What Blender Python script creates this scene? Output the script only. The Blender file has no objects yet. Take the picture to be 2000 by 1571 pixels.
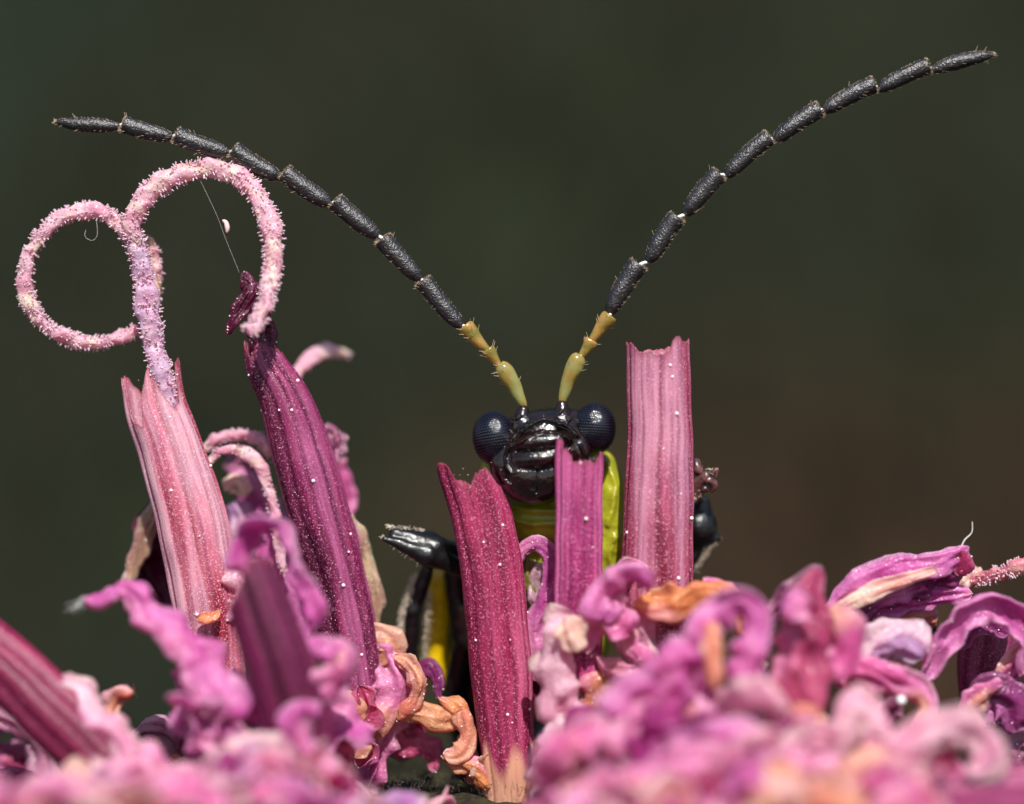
import bpy, math, random
import numpy as np
from mathutils import Vector, noise

random.seed(7); rng = np.random.default_rng(7)
S = bpy.context.scene
COL = S.collection
R = math.radians

# ------------------------------------------------------------------ camera, sky, sun
# one unit is about half a millimetre of the real place; the camera looks level along +y
CAM = 40.0
cd = bpy.data.cameras.new('camera'); cam = bpy.data.objects.new('camera', cd); COL.objects.link(cam)
cam.location = (0, -CAM, 0); cam.rotation_euler = (R(90), 0, 0)
cd.sensor_width = 36; cd.lens = 72; cd.clip_start = 0.5; cd.clip_end = 5000
cd.dof.use_dof = True; cd.dof.focus_distance = CAM - 0.25
cd.dof.aperture_fstop = 0.026; cd.dof.aperture_blades = 0
S.camera = cam
SUNV = Vector((0.10, -0.66, 0.80)).normalized()          # towards the sun
w = bpy.data.worlds.new('World'); S.world = w; w.use_nodes = True
nt = w.node_tree; nt.nodes.clear()
sk = nt.nodes.new('ShaderNodeTexSky'); sk.sky_type = 'NISHITA'; sk.sun_disc = False
sk.sun_elevation = math.asin(SUNV.z); sk.sun_rotation = math.atan2(SUNV.x, SUNV.y)
bg = nt.nodes.new('ShaderNodeBackground'); bg.inputs['Strength'].default_value = 0.10
wo = nt.nodes.new('ShaderNodeOutputWorld')
nt.links.new(sk.outputs[0], bg.inputs[0]); nt.links.new(bg.outputs[0], wo.inputs[0])
sl = bpy.data.lights.new('sun', 'SUN'); sl.energy = 5.0; sl.angle = R(0.5); sl.color = (1, 0.965, 0.91)
so = bpy.data.objects.new('sun', sl); COL.objects.link(so)
so.rotation_euler = SUNV.to_track_quat('Z', 'Y').to_euler(); so.location = SUNV * 60
S.view_settings.view_transform = 'Standard'; S.view_settings.look = 'None'
S.view_settings.exposure = 0.36; S.view_settings.gamma = 1
S.view_settings.use_curve_mapping = False
S.cycles.use_denoising = True
S.cycles.max_bounces = 7; S.cycles.transparent_max_bounces = 6; S.cycles.transmission_bounces = 5
S.cycles.caustics_reflective = False; S.cycles.caustics_refractive = False
S.cycles.sample_clamp_indirect = 4

# ------------------------------------------------------------------ helpers
def P(px, py, y=0.0):
    "a point of the place seen at photo pixel (px,py), y units behind the plane of focus"
    k = (CAM + y) / CAM
    return np.array([(px - 1000) / 100 * k, y, (785.5 - py) / 100 * k])
def L(c):                                                # 0-255 sRGB -> linear
    c = np.array(c[:3], float) / 255
    return np.where(c <= 0.04045, c / 12.92, ((c + 0.055) / 1.055) ** 2.4)
def L4(c, k=1.0): return tuple(np.minimum(L(c) * k, 0.92)) + (1,)
def tag(o, label=None, cat=None, group=None, kind=None):
    for k, v in (('label', label), ('category', cat), ('group', group), ('kind', kind)):
        if v: o[k] = v
    return o
def empty(name, loc, label, cat, group=None):
    o = bpy.data.objects.new(name, None); COL.objects.link(o); o.location = loc
    o.empty_display_size = 0.2
    return tag(o, label, cat, group)
def root_loc(parent):
    l = np.zeros(3)
    while parent: l = l + np.array(parent.location); parent = parent.parent
    return l
class MB:
    "collects grids and bits; build() links them as one mesh object"
    def __init__(s): s.v = []; s.f3 = []; s.f4 = []; s.c = []; s.u = []; s.n = 0
    def add(s, V, F, C=None, U=None):
        V = np.asarray(V, float).reshape(-1, 3); F = np.asarray(F, int)
        s.v.append(V); (s.f4 if F.shape[1] == 4 else s.f3).append(F + s.n)
        s.c.append(np.ones((len(V), 3)) * (0.5 if C is None else np.asarray(C, float)))
        s.u.append(np.zeros((len(V), 3)) if U is None else np.asarray(U, float).reshape(-1, 3))
        s.n += len(V)
    def build(s, name, mat, parent=None, kind=None, smooth=True):
        me = bpy.data.meshes.new(name)
        V = np.concatenate(s.v) - root_loc(parent)
        f4 = np.concatenate(s.f4) if s.f4 else np.zeros((0, 4), int)
        f3 = np.concatenate(s.f3) if s.f3 else np.zeros((0, 3), int)
        me.vertices.add(len(V)); me.vertices.foreach_set('co', V.ravel())
        loops = np.concatenate([f4.ravel(), f3.ravel()])
        me.loops.add(len(loops)); me.loops.foreach_set('vertex_index', loops)
        tot = np.concatenate([np.full(len(f4), 4), np.full(len(f3), 3)])
        st = np.concatenate([[0], np.cumsum(tot)[:-1]])
        me.polygons.add(len(tot)); me.polygons.foreach_set('loop_start', st)
        me.polygons.foreach_set('loop_total', tot)
        me.polygons.foreach_set('use_smooth', np.full(len(tot), smooth))
        a = me.attributes.new('col', 'FLOAT_COLOR', 'POINT')
        c = np.concatenate(s.c); a.data.foreach_set('color', np.hstack([c, np.ones((len(c), 1))]).ravel())
        a = me.attributes.new('along', 'FLOAT_VECTOR', 'POINT'); a.data.foreach_set('vector', np.concatenate(s.u).ravel())
        me.update(calc_edges=True); me.validate()
        me.materials.append(mat)
        o = bpy.data.objects.new(name, me); COL.objects.link(o); o.parent = parent
        if kind: o['kind'] = kind
        return o
def grid_faces(nv, nu, flip=False, wrap=False):
    i = np.arange(nv - 1)[:, None]; j = np.arange(nu if wrap else nu - 1)[None]
    j2 = (j + 1) % nu
    q = np.stack([i * nu + j, i * nu + j2, (i + 1) * nu + j2, (i + 1) * nu + j], -1).reshape(-1, 4)
    return q[:, ::-1] if flip else q
def spline(K, n):
    "Catmull-Rom through the rows of K, n samples even in length; returns samples and length"
    K = np.asarray(K, float)
    if len(K) == 2: K = np.array([K[0], (K[0] + K[1]) / 2, K[1]])
    Q = np.vstack([2 * K[0] - K[1], K, 2 * K[-1] - K[-2]])
    out = []
    for i in range(1, len(Q) - 2):
        t = np.linspace(0, 1, 24, endpoint=False)[:, None]
        a, b, c, d = Q[i - 1], Q[i], Q[i + 1], Q[i + 2]
        out.append(0.5 * ((2 * b) + (c - a) * t + (2 * a - 5 * b + 4 * c - d) * t ** 2 + (3 * b - a - 3 * c + d) * t ** 3))
    out.append(Q[-2][None]); A = np.concatenate(out)
    d = np.concatenate([[0], np.cumsum(np.linalg.norm(np.diff(A[:, :3], axis=0), axis=1))])
    s = np.linspace(0, d[-1], n)
    return np.stack([np.interp(s, d, A[:, k]) for k in range(A.shape[1])], 1), d[-1]
def frames(C, transport=True, n0=(0, -1, 0)):
    T = np.gradient(C, axis=0); T /= np.linalg.norm(T, axis=1)[:, None] + 1e-9
    N = np.zeros_like(T); n = np.array(n0, float)
    for i in range(len(T)):
        if not transport: n = np.array(n0, float)
        n = n - T[i] * n.dot(T[i]); l = np.linalg.norm(n)
        if l < 1e-4: n = np.cross(T[i], [1, 0, 0]); l = np.linalg.norm(n)
        n = n / l; N[i] = n
    return T, N, np.cross(T, N)
def K3(pts):
    "control points in photo pixels (px,py,y,half width px) -> x,y,z,half width"
    return np.array([list(P(p[0], p[1], p[2])) + [p[3] / 100 * (CAM + p[2]) / CAM] for p in pts])
def nz(p, s=1.0, o=0.0): return noise.noise((p[0] * s + o, p[1] * s + o * 1.7, p[2] * s - o))
def jit(V, s, amp, o=0.0):
    return np.array([[noise.noise((v[0] * s + o, v[1] * s, v[2] * s)),
                      noise.noise((v[0] * s, v[1] * s + 31 + o, v[2] * s)),
                      noise.noise((v[0] * s, v[1] * s, v[2] * s + 57 + o))] for v in V]) * amp

# a small sphere, reused for grains and knobs
def ico(n=1):
    import bmesh
    b = bmesh.new(); bmesh.ops.create_icosphere(b, subdivisions=n, radius=1)
    V = np.array([v.co[:] for v in b.verts]); F = np.array([[v.index for v in f.verts] for f in b.faces]); b.free()
    return V, F
ICO = {1: ico(1), 2: ico(2), 3: ico(3)}
def add_ball(mb, c, r, n=1, C=None):
    V, F = ICO[n]; mb.add(V * np.asarray(r) + np.asarray(c), F, C)
def add_spike(mb, p, d, ln, r0, r1, C=None, sides=5, knob=False):
    d = np.asarray(d, float); d = d / np.linalg.norm(d)
    a = np.cross(d, [0.3, 0.5, 0.81]); a /= np.linalg.norm(a); b = np.cross(d, a)
    th = np.arange(sides) * 2 * math.pi / sides
    ring = np.cos(th)[:, None] * a + np.sin(th)[:, None] * b
    if knob: prof = [(0, r0), (0.6, r1), (0.85, r1 * 1.25), (0.97, r1 * .8)]
    else: prof = [(0, r0), (0.6, (r0 + r1) / 2), (1, r1)]
    V = np.concatenate([p + d * ln * t + ring * r for t, r in prof] + [[p + d * ln * 1.02]])
    mb.add(V[:-1], grid_faces(len(prof), sides, wrap=True), C)
    k = mb.n - sides; mb.add(V[-1:], [[0, k - mb.n, k + 1 - mb.n]] * 1, C)
    mb.f3[-1] = np.array([[mb.n - 1, k + i, k + (i + 1) % sides] for i in range(sides)])

# ------------------------------------------------------------------ materials
def mat(name):
    m = bpy.data.materials.new(name); m.use_nodes = True; nt = m.node_tree
    return m, nt, nt.nodes['Principled BSDF'], nt.links.new
def nd(nt, t, **k):
    n = nt.nodes.new(t)
    for a, b in k.items():
        if a in n.inputs: n.inputs[a].default_value = b
        else: setattr(n, a, b)
    return n
def bump(nt, src, st, dist, dst, prev=None):
    b = nd(nt, 'ShaderNodeBump', Strength=st, Distance=dist)
    nt.links.new(src, b.inputs['Height'])
    if prev: nt.links.new(prev.outputs[0], b.inputs['Normal'])
    if dst: nt.links.new(b.outputs[0], dst.inputs['Normal'])
    return b
def ramp(nt, src, stops):
    r = nt.nodes.new('ShaderNodeValToRGB'); e = r.color_ramp.elements
    while len(e) < len(stops): e.new(0.5)
    for k, (p, c) in enumerate(stops): e[k].position = p; e[k].color = c
    nt.links.new(src, r.inputs[0]); return r
def mixc(nt, fac, a, b, mode='MIX'):
    m = nt.nodes.new('ShaderNodeMix'); m.data_type = 'RGBA'; m.blend_type = mode
    for s_, k in ((fac, 0), (a, 6), (b, 7)):
        if hasattr(s_, 'is_output') or isinstance(s_, bpy.types.NodeSocket): nt.links.new(s_, m.inputs[k])
        else: m.inputs[k].default_value = s_
    return m.outputs[2]
def thin_mix(nt, p, colsock, amount):
    "adds light passing through the tissue"
    tr = nt.nodes.new('ShaderNodeBsdfTranslucent'); mx = nt.nodes.new('ShaderNodeMixShader')
    mx.inputs[0].default_value = amount
    nt.links.new(colsock, tr.inputs[0]); out = nt.nodes['Material Output']
    nt.links.new(p.outputs[0], mx.inputs[1]); nt.links.new(tr.outputs[0], mx.inputs[2]); nt.links.new(mx.outputs[0], out.inputs[0])

def m_tube(name, pale, mid, dark, lo=0.35, hi=0.62, sss=0.25):
    m, nt, p, lk = mat(name)
    at = nd(nt, 'ShaderNodeAttribute', attribute_name='along')
    mp = nd(nt, 'ShaderNodeMapping'); mp.inputs['Scale'].default_value = (5.5, 0.13, 1); lk(at.outputs['Vector'], mp.inputs[0])
    n1 = nd(nt, 'ShaderNodeTexNoise', Scale=1.0, Detail=3.5, Roughness=0.6); lk(mp.outputs[0], n1.inputs['Vector'])
    r1 = ramp(nt, n1.outputs[0], [(lo, L4(dark)), ((lo + hi) / 2, L4(mid)), (hi, L4(pale))])
    vc = nd(nt, 'ShaderNodeAttribute', attribute_name='col')          # r channel: suture, g: rim
    sep = nd(nt, 'ShaderNodeSeparateColor'); lk(vc.outputs['Color'], sep.inputs[0])
    c1 = mixc(nt, sep.outputs[0], r1.outputs[0], L4(dark))
    mp2 = nd(nt, 'ShaderNodeMapping'); mp2.inputs['Scale'].default_value = (40, 0.35, 1); lk(at.outputs['Vector'], mp2.inputs[0])
    n2 = nd(nt, 'ShaderNodeTexNoise', Scale=1.0, Detail=2); lk(mp2.outputs[0], n2.inputs['Vector'])
    r2 = ramp(nt, n2.outputs[0], [(0.34, (0.62, 0.42, 0.52, 1)), (0.56, (1.1, 1.1, 1.1, 1))])
    c2 = mixc(nt, 0.75, c1, r2.outputs[0], 'MULTIPLY')
    tc = nd(nt, 'ShaderNodeTexCoord')
    n4 = nd(nt, 'ShaderNodeTexNoise', Scale=1.1, Detail=3); lk(tc.outputs['Object'], n4.inputs['Vector'])
    r4 = ramp(nt, n4.outputs[0], [(0.35, (0.84, 0.74, 0.82, 1)), (0.65, (1.1, 1.08, 1.05, 1))])
    c3 = mixc(nt, 0.8, c2, r4.outputs[0], 'MULTIPLY')
    n5 = nd(nt, 'ShaderNodeTexNoise', Scale=30, Detail=2); lk(tc.outputs['Object'], n5.inputs['Vector'])
    r5 = ramp(nt, n5.outputs[0], [(0.55, (0, 0, 0, 1)), (0.68, (.75, .75, .75, 1))])
    c3 = mixc(nt, r5.outputs[0], c3, L4(tuple(min(255, q + 34) for q in pale)))  # glitter of the tube surface painted into the colour as pale specks
    rim = mixc(nt, sep.outputs[1], c3, L4((150, 70, 85)))
    cap = mixc(nt, sep.outputs[2], rim, L4((238, 178, 150)))
    lk(cap, p.inputs['Base Color'])
    n3 = nd(nt, 'ShaderNodeTexNoise', Scale=38, Detail=2); lk(tc.outputs['Object'], n3.inputs['Vector'])
    b = bump(nt, n2.outputs[0], 0.5, 0.03, None); bump(nt, n3.outputs[0], 0.7, 0.016, p, b)
    rr = ramp(nt, n3.outputs[0], [(0.35, (0.22,) * 3 + (1,)), (0.65, (0.6,) * 3 + (1,))]); lk(rr.outputs[0], p.inputs['Roughness'])
    p.inputs['Specular IOR Level'].default_value = 0.5
    p.inputs['Subsurface Weight'].default_value = sss; p.inputs['Subsurface Scale'].default_value = 0.12
    p.inputs['Subsurface Radius'].default_value = (1, 0.35, 0.5)
    thin_mix(nt, p, cap, 0.3)
    return m
T_PALE = m_tube('pale_pink_tube', (228, 176, 190), (216, 122, 146), (160, 34, 62), 0.36, 0.55)
T_MAG = m_tube('dark_magenta_tube', (176, 90, 136), (138, 34, 86), (72, 3, 40), 0.38, 0.6)
T_DARK = m_tube('wine_dark_tube', (136, 44, 94), (102, 14, 62), (54, 2, 30), 0.36, 0.64)
T_DARK2 = m_tube('wine_red_tube', (176, 66, 108), (150, 36, 84), (94, 8, 48), 0.3, 0.7)
T_CRIM = m_tube('crimson_tube', (210, 110, 146), (176, 52, 100), (114, 12, 54), 0.37, 0.62)
T_VIOLET = m_tube('purple_tube', (206, 104, 158), (170, 52, 116), (104, 12, 60), 0.36, 0.6)
T_RIGHT = m_tube('striped_pink_tube', (208, 144, 168), (182, 82, 114), (128, 22, 54), 0.37, 0.56)

def m_petal(name='crumpled_petal', rough=0.42):
    m, nt, p, lk = mat(name)
    vc = nd(nt, 'ShaderNodeAttribute', attribute_name='col'); tc = nd(nt, 'ShaderNodeTexCoord')
    n1 = nd(nt, 'ShaderNodeTexNoise', Scale=5, Detail=4); lk(tc.outputs['Object'], n1.inputs['Vector'])
    r1 = ramp(nt, n1.outputs[0], [(0.33, (0.84, 0.62, 0.74, 1)), (0.58, (1.06, 1.06, 1.06, 1))])
    c = mixc(nt, 0.6, vc.outputs['Color'], r1.outputs[0], 'MULTIPLY')
    lk(c, p.inputs['Base Color'])
    n2 = nd(nt, 'ShaderNodeTexNoise', Scale=11, Detail=3); lk(tc.outputs['Object'], n2.inputs['Vector'])
    v = nd(nt, 'ShaderNodeTexVoronoi', Scale=20); lk(tc.outputs['Object'], v.inputs['Vector'])
    b = bump(nt, n2.outputs[0], 0.6, 0.06, None); bump(nt, v.outputs['Distance'], 0.35, 0.02, p, b)
    p.inputs['Roughness'].default_value = rough; p.inputs['Specular IOR Level'].default_value = 0.5
    p.inputs['Subsurface Weight'].default_value = 0.6; p.inputs['Subsurface Scale'].default_value = 0.2
    p.inputs['Subsurface Radius'].default_value = (1, 0.4, 0.7)
    n6 = nd(nt, 'ShaderNodeTexNoise', Scale=7, Detail=3); lk(tc.outputs['Object'], n6.inputs['Vector'])
    r6 = ramp(nt, n6.outputs[0], [(0.38, (0.15,) * 3 + (1,)), (0.6, (0.45,) * 3 + (1,))]); lk(r6.outputs[0], p.inputs['Roughness'])
    thin_mix(nt, p, c, 0.42)
    return m
M_PETAL = m_petal()
def m_simple(name, col, rough=0.5, spec=0.5, sss=0.0, trans=0.0, bs=0, bsc=10, bd=0.02, var=None, vsc=4, coat=0, thru=0):
    m, nt, p, lk = mat(name); p.inputs['Base Color'].default_value = L4(col)
    p.inputs['Roughness'].default_value = rough; p.inputs['Specular IOR Level'].default_value = spec
    p.inputs['Coat Weight'].default_value = coat; p.inputs['Coat Roughness'].default_value = 0.08
    if sss:
        p.inputs['Subsurface Weight'].default_value = sss; p.inputs['Subsurface Scale'].default_value = 0.1
        p.inputs['Subsurface Radius'].default_value = (1, 0.5, 0.5)
    if trans: p.inputs['Transmission Weight'].default_value = trans; p.inputs['IOR'].default_value = 1.3
    tc = nd(nt, 'ShaderNodeTexCoord')
    if var:
        n = nd(nt, 'ShaderNodeTexNoise', Scale=vsc, Detail=4); lk(tc.outputs['Object'], n.inputs['Vector'])
        r = ramp(nt, n.outputs[0], [(0.35, L4(col)), (0.65, L4(var))]); lk(r.outputs[0], p.inputs['Base Color'])
        if thru: thin_mix(nt, p, r.outputs[0], thru)
    if bs:
        n = nd(nt, 'ShaderNodeTexNoise', Scale=bsc, Detail=3); lk(tc.outputs['Object'], n.inputs['Vector'])
        bump(nt, n.outputs[0], bs, bd, p)
    return m
M_GRAIN = m_simple('white_pollen_and_glint', (252, 232, 230), 0.25, 0.8, sss=0.3, var=(236, 196, 190), vsc=3)  # for the grains, and the glistening balls added on tubes and petals
M_PAPIL = m_simple('glassy_papilla', (240, 208, 220), 0.2, 0.8, sss=0.3, var=(232, 186, 200), vsc=1.5, thru=.35)
M_ANT = m_simple('granular_black_cuticle', (29, 26, 27), 0.32, 0.7, bs=1.0, bsc=24, bd=0.024, var=(44, 40, 43), vsc=12)
M_JOINT = m_simple('pale_joint_membrane', (225, 222, 220), 0.2, 0.8)
M_HAIR = m_simple('golden_bristle', (176, 152, 126), 0.4, 0.5)
M_HAIRP = m_simple('pale_bristle', (205, 190, 170), 0.4, 0.5)
M_AMBER = m_simple('amber_cuticle', (204, 162, 92), 0.2, 0.6, sss=0.8, bs=0.5, bsc=9, bd=0.04, var=(150, 142, 70), vsc=3.5, coat=0.3, thru=.45)
M_GREENC = m_simple('pale_green_cuticle', (170, 174, 112), 0.22, 0.6, sss=0.8, bs=0.4, bsc=8, bd=0.03, var=(180, 152, 76), vsc=3, coat=0.3, thru=.45)
M_EYE = m_simple('dark_eye', (2, 2, 4), 0.7, 0.1)
M_FACET = m_simple('eye_facet_lens', (20, 20, 34), 0.09, 1.0)
M_HEAD = m_simple('black_glossy_cuticle', (12, 9, 10), 0.2, 0.55, bs=0.7, bsc=14, bd=0.03, var=(32, 15, 13), vsc=3, coat=0.35)
M_SILK = m_simple('pale_silk', (200, 200, 195), 0.4, 0.5)
M_PETIOLE = m_simple('green_stem', (70, 84, 42), 0.6, 0.4, bs=0.5, bsc=3, bd=0.1, var=(48, 60, 30), vsc=1)
M_RECEPT = m_simple('woolly_receptacle', (60, 58, 30), 0.8, 0.3, bs=1.0, bsc=7, bd=0.12, var=(30, 20, 22), vsc=2)
def m_body():
    m, nt, p, lk = mat('insect_cuticle')
    vc = nd(nt, 'ShaderNodeAttribute', attribute_name='col'); tc = nd(nt, 'ShaderNodeTexCoord')
    n1 = nd(nt, 'ShaderNodeTexNoise', Scale=3, Detail=4); lk(tc.outputs['Object'], n1.inputs['Vector'])
    r1 = ramp(nt, n1.outputs[0], [(0.35, (0.75, 0.72, 0.6, 1)), (0.65, (1.1, 1.1, 1.1, 1))])
    lk(mixc(nt, 0.8, vc.outputs['Color'], r1.outputs[0], 'MULTIPLY'), p.inputs['Base Color'])
    n2 = nd(nt, 'ShaderNodeTexNoise', Scale=6, Detail=3); lk(tc.outputs['Object'], n2.inputs['Vector'])
    bump(nt, n2.outputs[0], 0.5, 0.05, p)
    p.inputs['Roughness'].default_value = 0.36; p.inputs['Coat Weight'].default_value = 0.05
    p.inputs['Subsurface Weight'].default_value = 0.25; p.inputs['Subsurface Scale'].default_value = 0.15
    return m
M_BODY = m_body()

# ------------------------------------------------------------------ the ground and the dim bank behind
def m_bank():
    m, nt, p, lk = mat('dark_meadow'); tc = nd(nt, 'ShaderNodeTexCoord')  # low, dark green base colours for the far meadow
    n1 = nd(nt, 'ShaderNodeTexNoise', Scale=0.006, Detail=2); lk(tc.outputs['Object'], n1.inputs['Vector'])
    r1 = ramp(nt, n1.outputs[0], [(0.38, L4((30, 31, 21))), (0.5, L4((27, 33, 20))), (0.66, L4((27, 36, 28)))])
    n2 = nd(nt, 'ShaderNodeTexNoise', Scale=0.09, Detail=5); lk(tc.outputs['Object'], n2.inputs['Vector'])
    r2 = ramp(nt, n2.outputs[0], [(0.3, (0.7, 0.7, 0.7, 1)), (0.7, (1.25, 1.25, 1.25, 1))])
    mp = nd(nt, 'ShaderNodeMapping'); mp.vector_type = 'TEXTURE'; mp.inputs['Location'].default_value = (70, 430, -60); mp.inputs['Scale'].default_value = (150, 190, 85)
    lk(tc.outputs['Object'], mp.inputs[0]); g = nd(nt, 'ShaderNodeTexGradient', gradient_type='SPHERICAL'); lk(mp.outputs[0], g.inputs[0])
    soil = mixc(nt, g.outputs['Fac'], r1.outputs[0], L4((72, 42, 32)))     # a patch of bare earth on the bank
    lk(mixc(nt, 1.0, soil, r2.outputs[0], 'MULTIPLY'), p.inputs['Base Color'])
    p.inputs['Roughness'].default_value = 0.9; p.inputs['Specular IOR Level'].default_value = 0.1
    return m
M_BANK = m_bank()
def bank_z(x, y):
    s = max(0.0, min(1.0, (y - 260) / 420.0)); s = s * s * (3 - 2 * s)
    return -95 + 560 * s + 9 * noise.noise((x * .011, y * .011, 0)) + 2 * noise.noise((x * .05, y * .05, 3))
mb = MB(); gx = np.linspace(-1700, 1700, 110); gy = np.concatenate([np.linspace(-500, 240, 24), np.linspace(260, 1600, 70)])
V = np.array([[x, y, bank_z(x, y)] for y in gy for x in gx])
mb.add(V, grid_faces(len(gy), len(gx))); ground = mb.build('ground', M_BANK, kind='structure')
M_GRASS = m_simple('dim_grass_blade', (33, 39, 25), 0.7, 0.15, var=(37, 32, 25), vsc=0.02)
mb = MB()
for i in range(15000):
    y = random.uniform(230, 760); hw = 120 + y * .9; x = random.uniform(-hw, hw)
    z = bank_z(x, y); h = random.uniform(9, 26); a = random.uniform(0, math.pi); wd = random.uniform(.8, 2.0)
    lx, ly = random.gauss(0, .35) * h, random.gauss(-.1, .3) * h
    dx, dy = math.cos(a) * wd, math.sin(a) * wd
    mb.add([[x - dx, y - dy, z - 1], [x + dx, y + dy, z - 1], [x + dx * .7 + lx * .4, y + dy * .7 + ly * .4, z + h * .6],
            [x - dx * .7 + lx * .4, y - dy * .7 + ly * .4, z + h * .6], [x + lx, y + ly, z + h]], [[0, 1, 2, 3]])
    mb.f3.append(np.array([[3, 2, 4]]) + mb.n - 5)
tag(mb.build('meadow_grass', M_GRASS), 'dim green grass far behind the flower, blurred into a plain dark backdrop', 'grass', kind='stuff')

# ------------------------------------------------------------------ tubes (fused anthers), style branches, petals
def tube(name, pts, material, parent, jag=(), cut_bot=0.0, depth=0.75, grooves=5, g0=18, gamp=0.13, gw=0.16,
         closed_top=False, seed=0, rimw=0.06, nu=96, peach=0.0, grains=10, wrinkle=0.006, split=None):
    A, Ln = spline(K3(pts), 200); T, N, B = frames(A[:, :3], False)
    nv = max(30, int(Ln * 11)); nu1 = nu + 1
    ang = np.linspace(-math.pi, math.pi, nu1)                  # 0 faces the lens, +-pi at the back seam
    deg = np.degrees(ang)
    if jag:
        jj = sorted(jag); cut = np.interp(deg, [j[0] for j in jj], [j[1] for j in jj], period=360) / 100
    else: cut = np.zeros(nu1)
    cut = cut + np.array([abs(noise.noise((math.cos(a) * 4, math.sin(a) * 4, seed))) * 0.14 +
                          abs(noise.noise((math.cos(a) * 13, math.sin(a) * 13, seed + 5))) * 0.07 for a in ang])
    gr = [R(g0 + k * 360 / grooves) for k in range(grooves)]
    def surf(t_end_frac, shrink, v):
        # v: 0..1 along each column, which ends at its own cut
        Lc = (Ln - cut)
        s = v * Lc / Ln * 199
        i0 = np.clip(s.astype(int), 0, 198); fr = (s - i0)[:, None]
        C = A[i0, :3] * (1 - fr) + A[i0 + 1, :3] * fr
        W = A[i0, 3] * (1 - fr[:, 0]) + A[i0 + 1, 3] * fr[:, 0]
        n = N[i0]; b = B[i0]
        rr = np.ones(nu1); sut = np.zeros(nu1)
        for k, g in enumerate(gr):
            wob = 0.12 * noise.noise((k * 3.1 + seed, v * Ln * .35, 0))
            d = (ang - g - wob + math.pi) % (2 * math.pi) - math.pi
            e = np.exp(-(d / gw) ** 2); rr -= gamp * e
            e2 = np.exp(-(d / (gw * .55)) ** 2); sut = np.maximum(sut, e2 * (0.75 + 0.4 * noise.noise((k, v * Ln * .6, seed))))
            d2 = (ang - g - wob - math.pi / grooves + math.pi) % (2 * math.pi) - math.pi
            rr -= gamp * .45 * np.exp(-(d2 / (gw * .5)) ** 2); sut = np.maximum(sut, .55 * np.exp(-(d2 / (gw * .35)) ** 2))
        rr += wrinkle * np.array([noise.noise((math.cos(a) * 3, math.sin(a) * 3, v * Ln * 1.1 + seed)) * 1.6 for a in ang])
        rr = rr * (1 - shrink / max(W.mean(), .05))
        X = C + b * (np.sin(ang) * W * rr)[:, None] + n * (np.cos(ang) * W * rr * depth)[:, None]
        U = np.stack([ang / (2 * math.pi) + seed * .37, np.full(nu1, 0) + s / 199 * Ln, np.zeros(nu1)], 1)
        top = np.exp(-((1 - v) * Lc / rimw) ** 1.2) * .7
        pc = np.clip((peach - v * Ln + 0.25 * np.sin(ang * 5)) / 0.35, 0, 1) if peach else np.zeros(nu1)
        return X, U, np.stack([sut * (1 - pc), top, pc], 1)
    mb = MB(); rows = [surf(0, 0, v) for v in np.linspace(0, 1, nv)]
    V = np.concatenate([r[0] for r in rows]); U = np.concatenate([r[1] for r in rows]); Cc = np.concatenate([r[2] for r in rows])
    V += jit(V, 1.2, 0.03, seed)
    mb.add(V, grid_faces(nv, nu1), Cc, U)
    nin = 14; th = 0.055                                        # wall thickness and the inside of the mouth
    vs = np.concatenate([[1.0], np.linspace(1, 0.62, nin)])
    rows = [surf(0, 0.0 if k == 0 else th * min(1, k / 2), v) for k, v in enumerate(vs)]
    V = np.concatenate([r[0] for r in rows]); U = np.concatenate([r[1] for r in rows]); Cc = np.concatenate([r[2] for r in rows])
    V += jit(V, 1.2, 0.03, seed)
    mb.add(V, grid_faces(len(vs), nu1), Cc, U)
    o = mb.build(name, material, parent)
    if grains:                                                  # pollen stuck on the outside, plus tiny balls added for shimmer, one joined part
        g = MB(); W0 = rows
        for k in range(grains // 2 + grains * 9):
            v = random.uniform(.08, .97); a = random.gauss(0, .9); i = int(v * 199); q = .9 if k >= grains // 2 else 1.0
            c = A[i, :3] + B[i] * math.sin(a) * A[i, 3] * .97 + N[i] * math.cos(a) * A[i, 3] * depth * .985
            add_ball(g, c, random.choice((.018, .024, .032, .04)) if k < grains // 2 else random.uniform(.005, .011), 2 if k < grains // 2 else 1)
        g.build('pollen_and_glint', M_GRAIN, o, kind='stuff')
    return o

def rod(pts, nu=20, n=None, squash=1.0, C=None, lump=0.0, seed=0, transport=True, cap=True):
    "round tapering limb as vertices and faces, with its frames for hairs"
    A, Ln = spline(K3(pts), n or 60); T, N, B = frames(A[:, :3], transport)
    th = np.arange(nu) * 2 * math.pi / nu
    W = A[:, 3].copy()
    if cap:
        t = np.linspace(0, 1, len(W)) * Ln
        for d in (t, Ln - t):
            e = np.clip(d / (A[:, 3] + 1e-6), 0, 1); W *= np.sqrt(np.clip(1 - (1 - e) ** 2, 0.0004, 1))
    V = A[:, None, :3] + (np.cos(th)[None, :, None] * B[:, None] + np.sin(th)[None, :, None] * N[:, None] * squash) * W[:, None, None]
    V = V.reshape(-1, 3)
    if lump: V = V + jit(V, 4.0, lump, seed)
    return V, grid_faces(len(A), nu, wrap=True), A, T, N, B, Ln

def mottled(V, pal, s=1.3, o=0.0):
    c = [L(x) for x in pal]; out = np.empty((len(V), 3))
    for i, v in enumerate(V):
        a = min(1, max(0, .5 + 1.5 * nz(v, s, o))); b = min(1, max(0, -.15 + 2.2 * nz(v, s * 1.9, o + 9)))
        out[i] = (c[0] * (1 - a) + c[1] * a) * (1 - b) + c[2] * b
    return out

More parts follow.
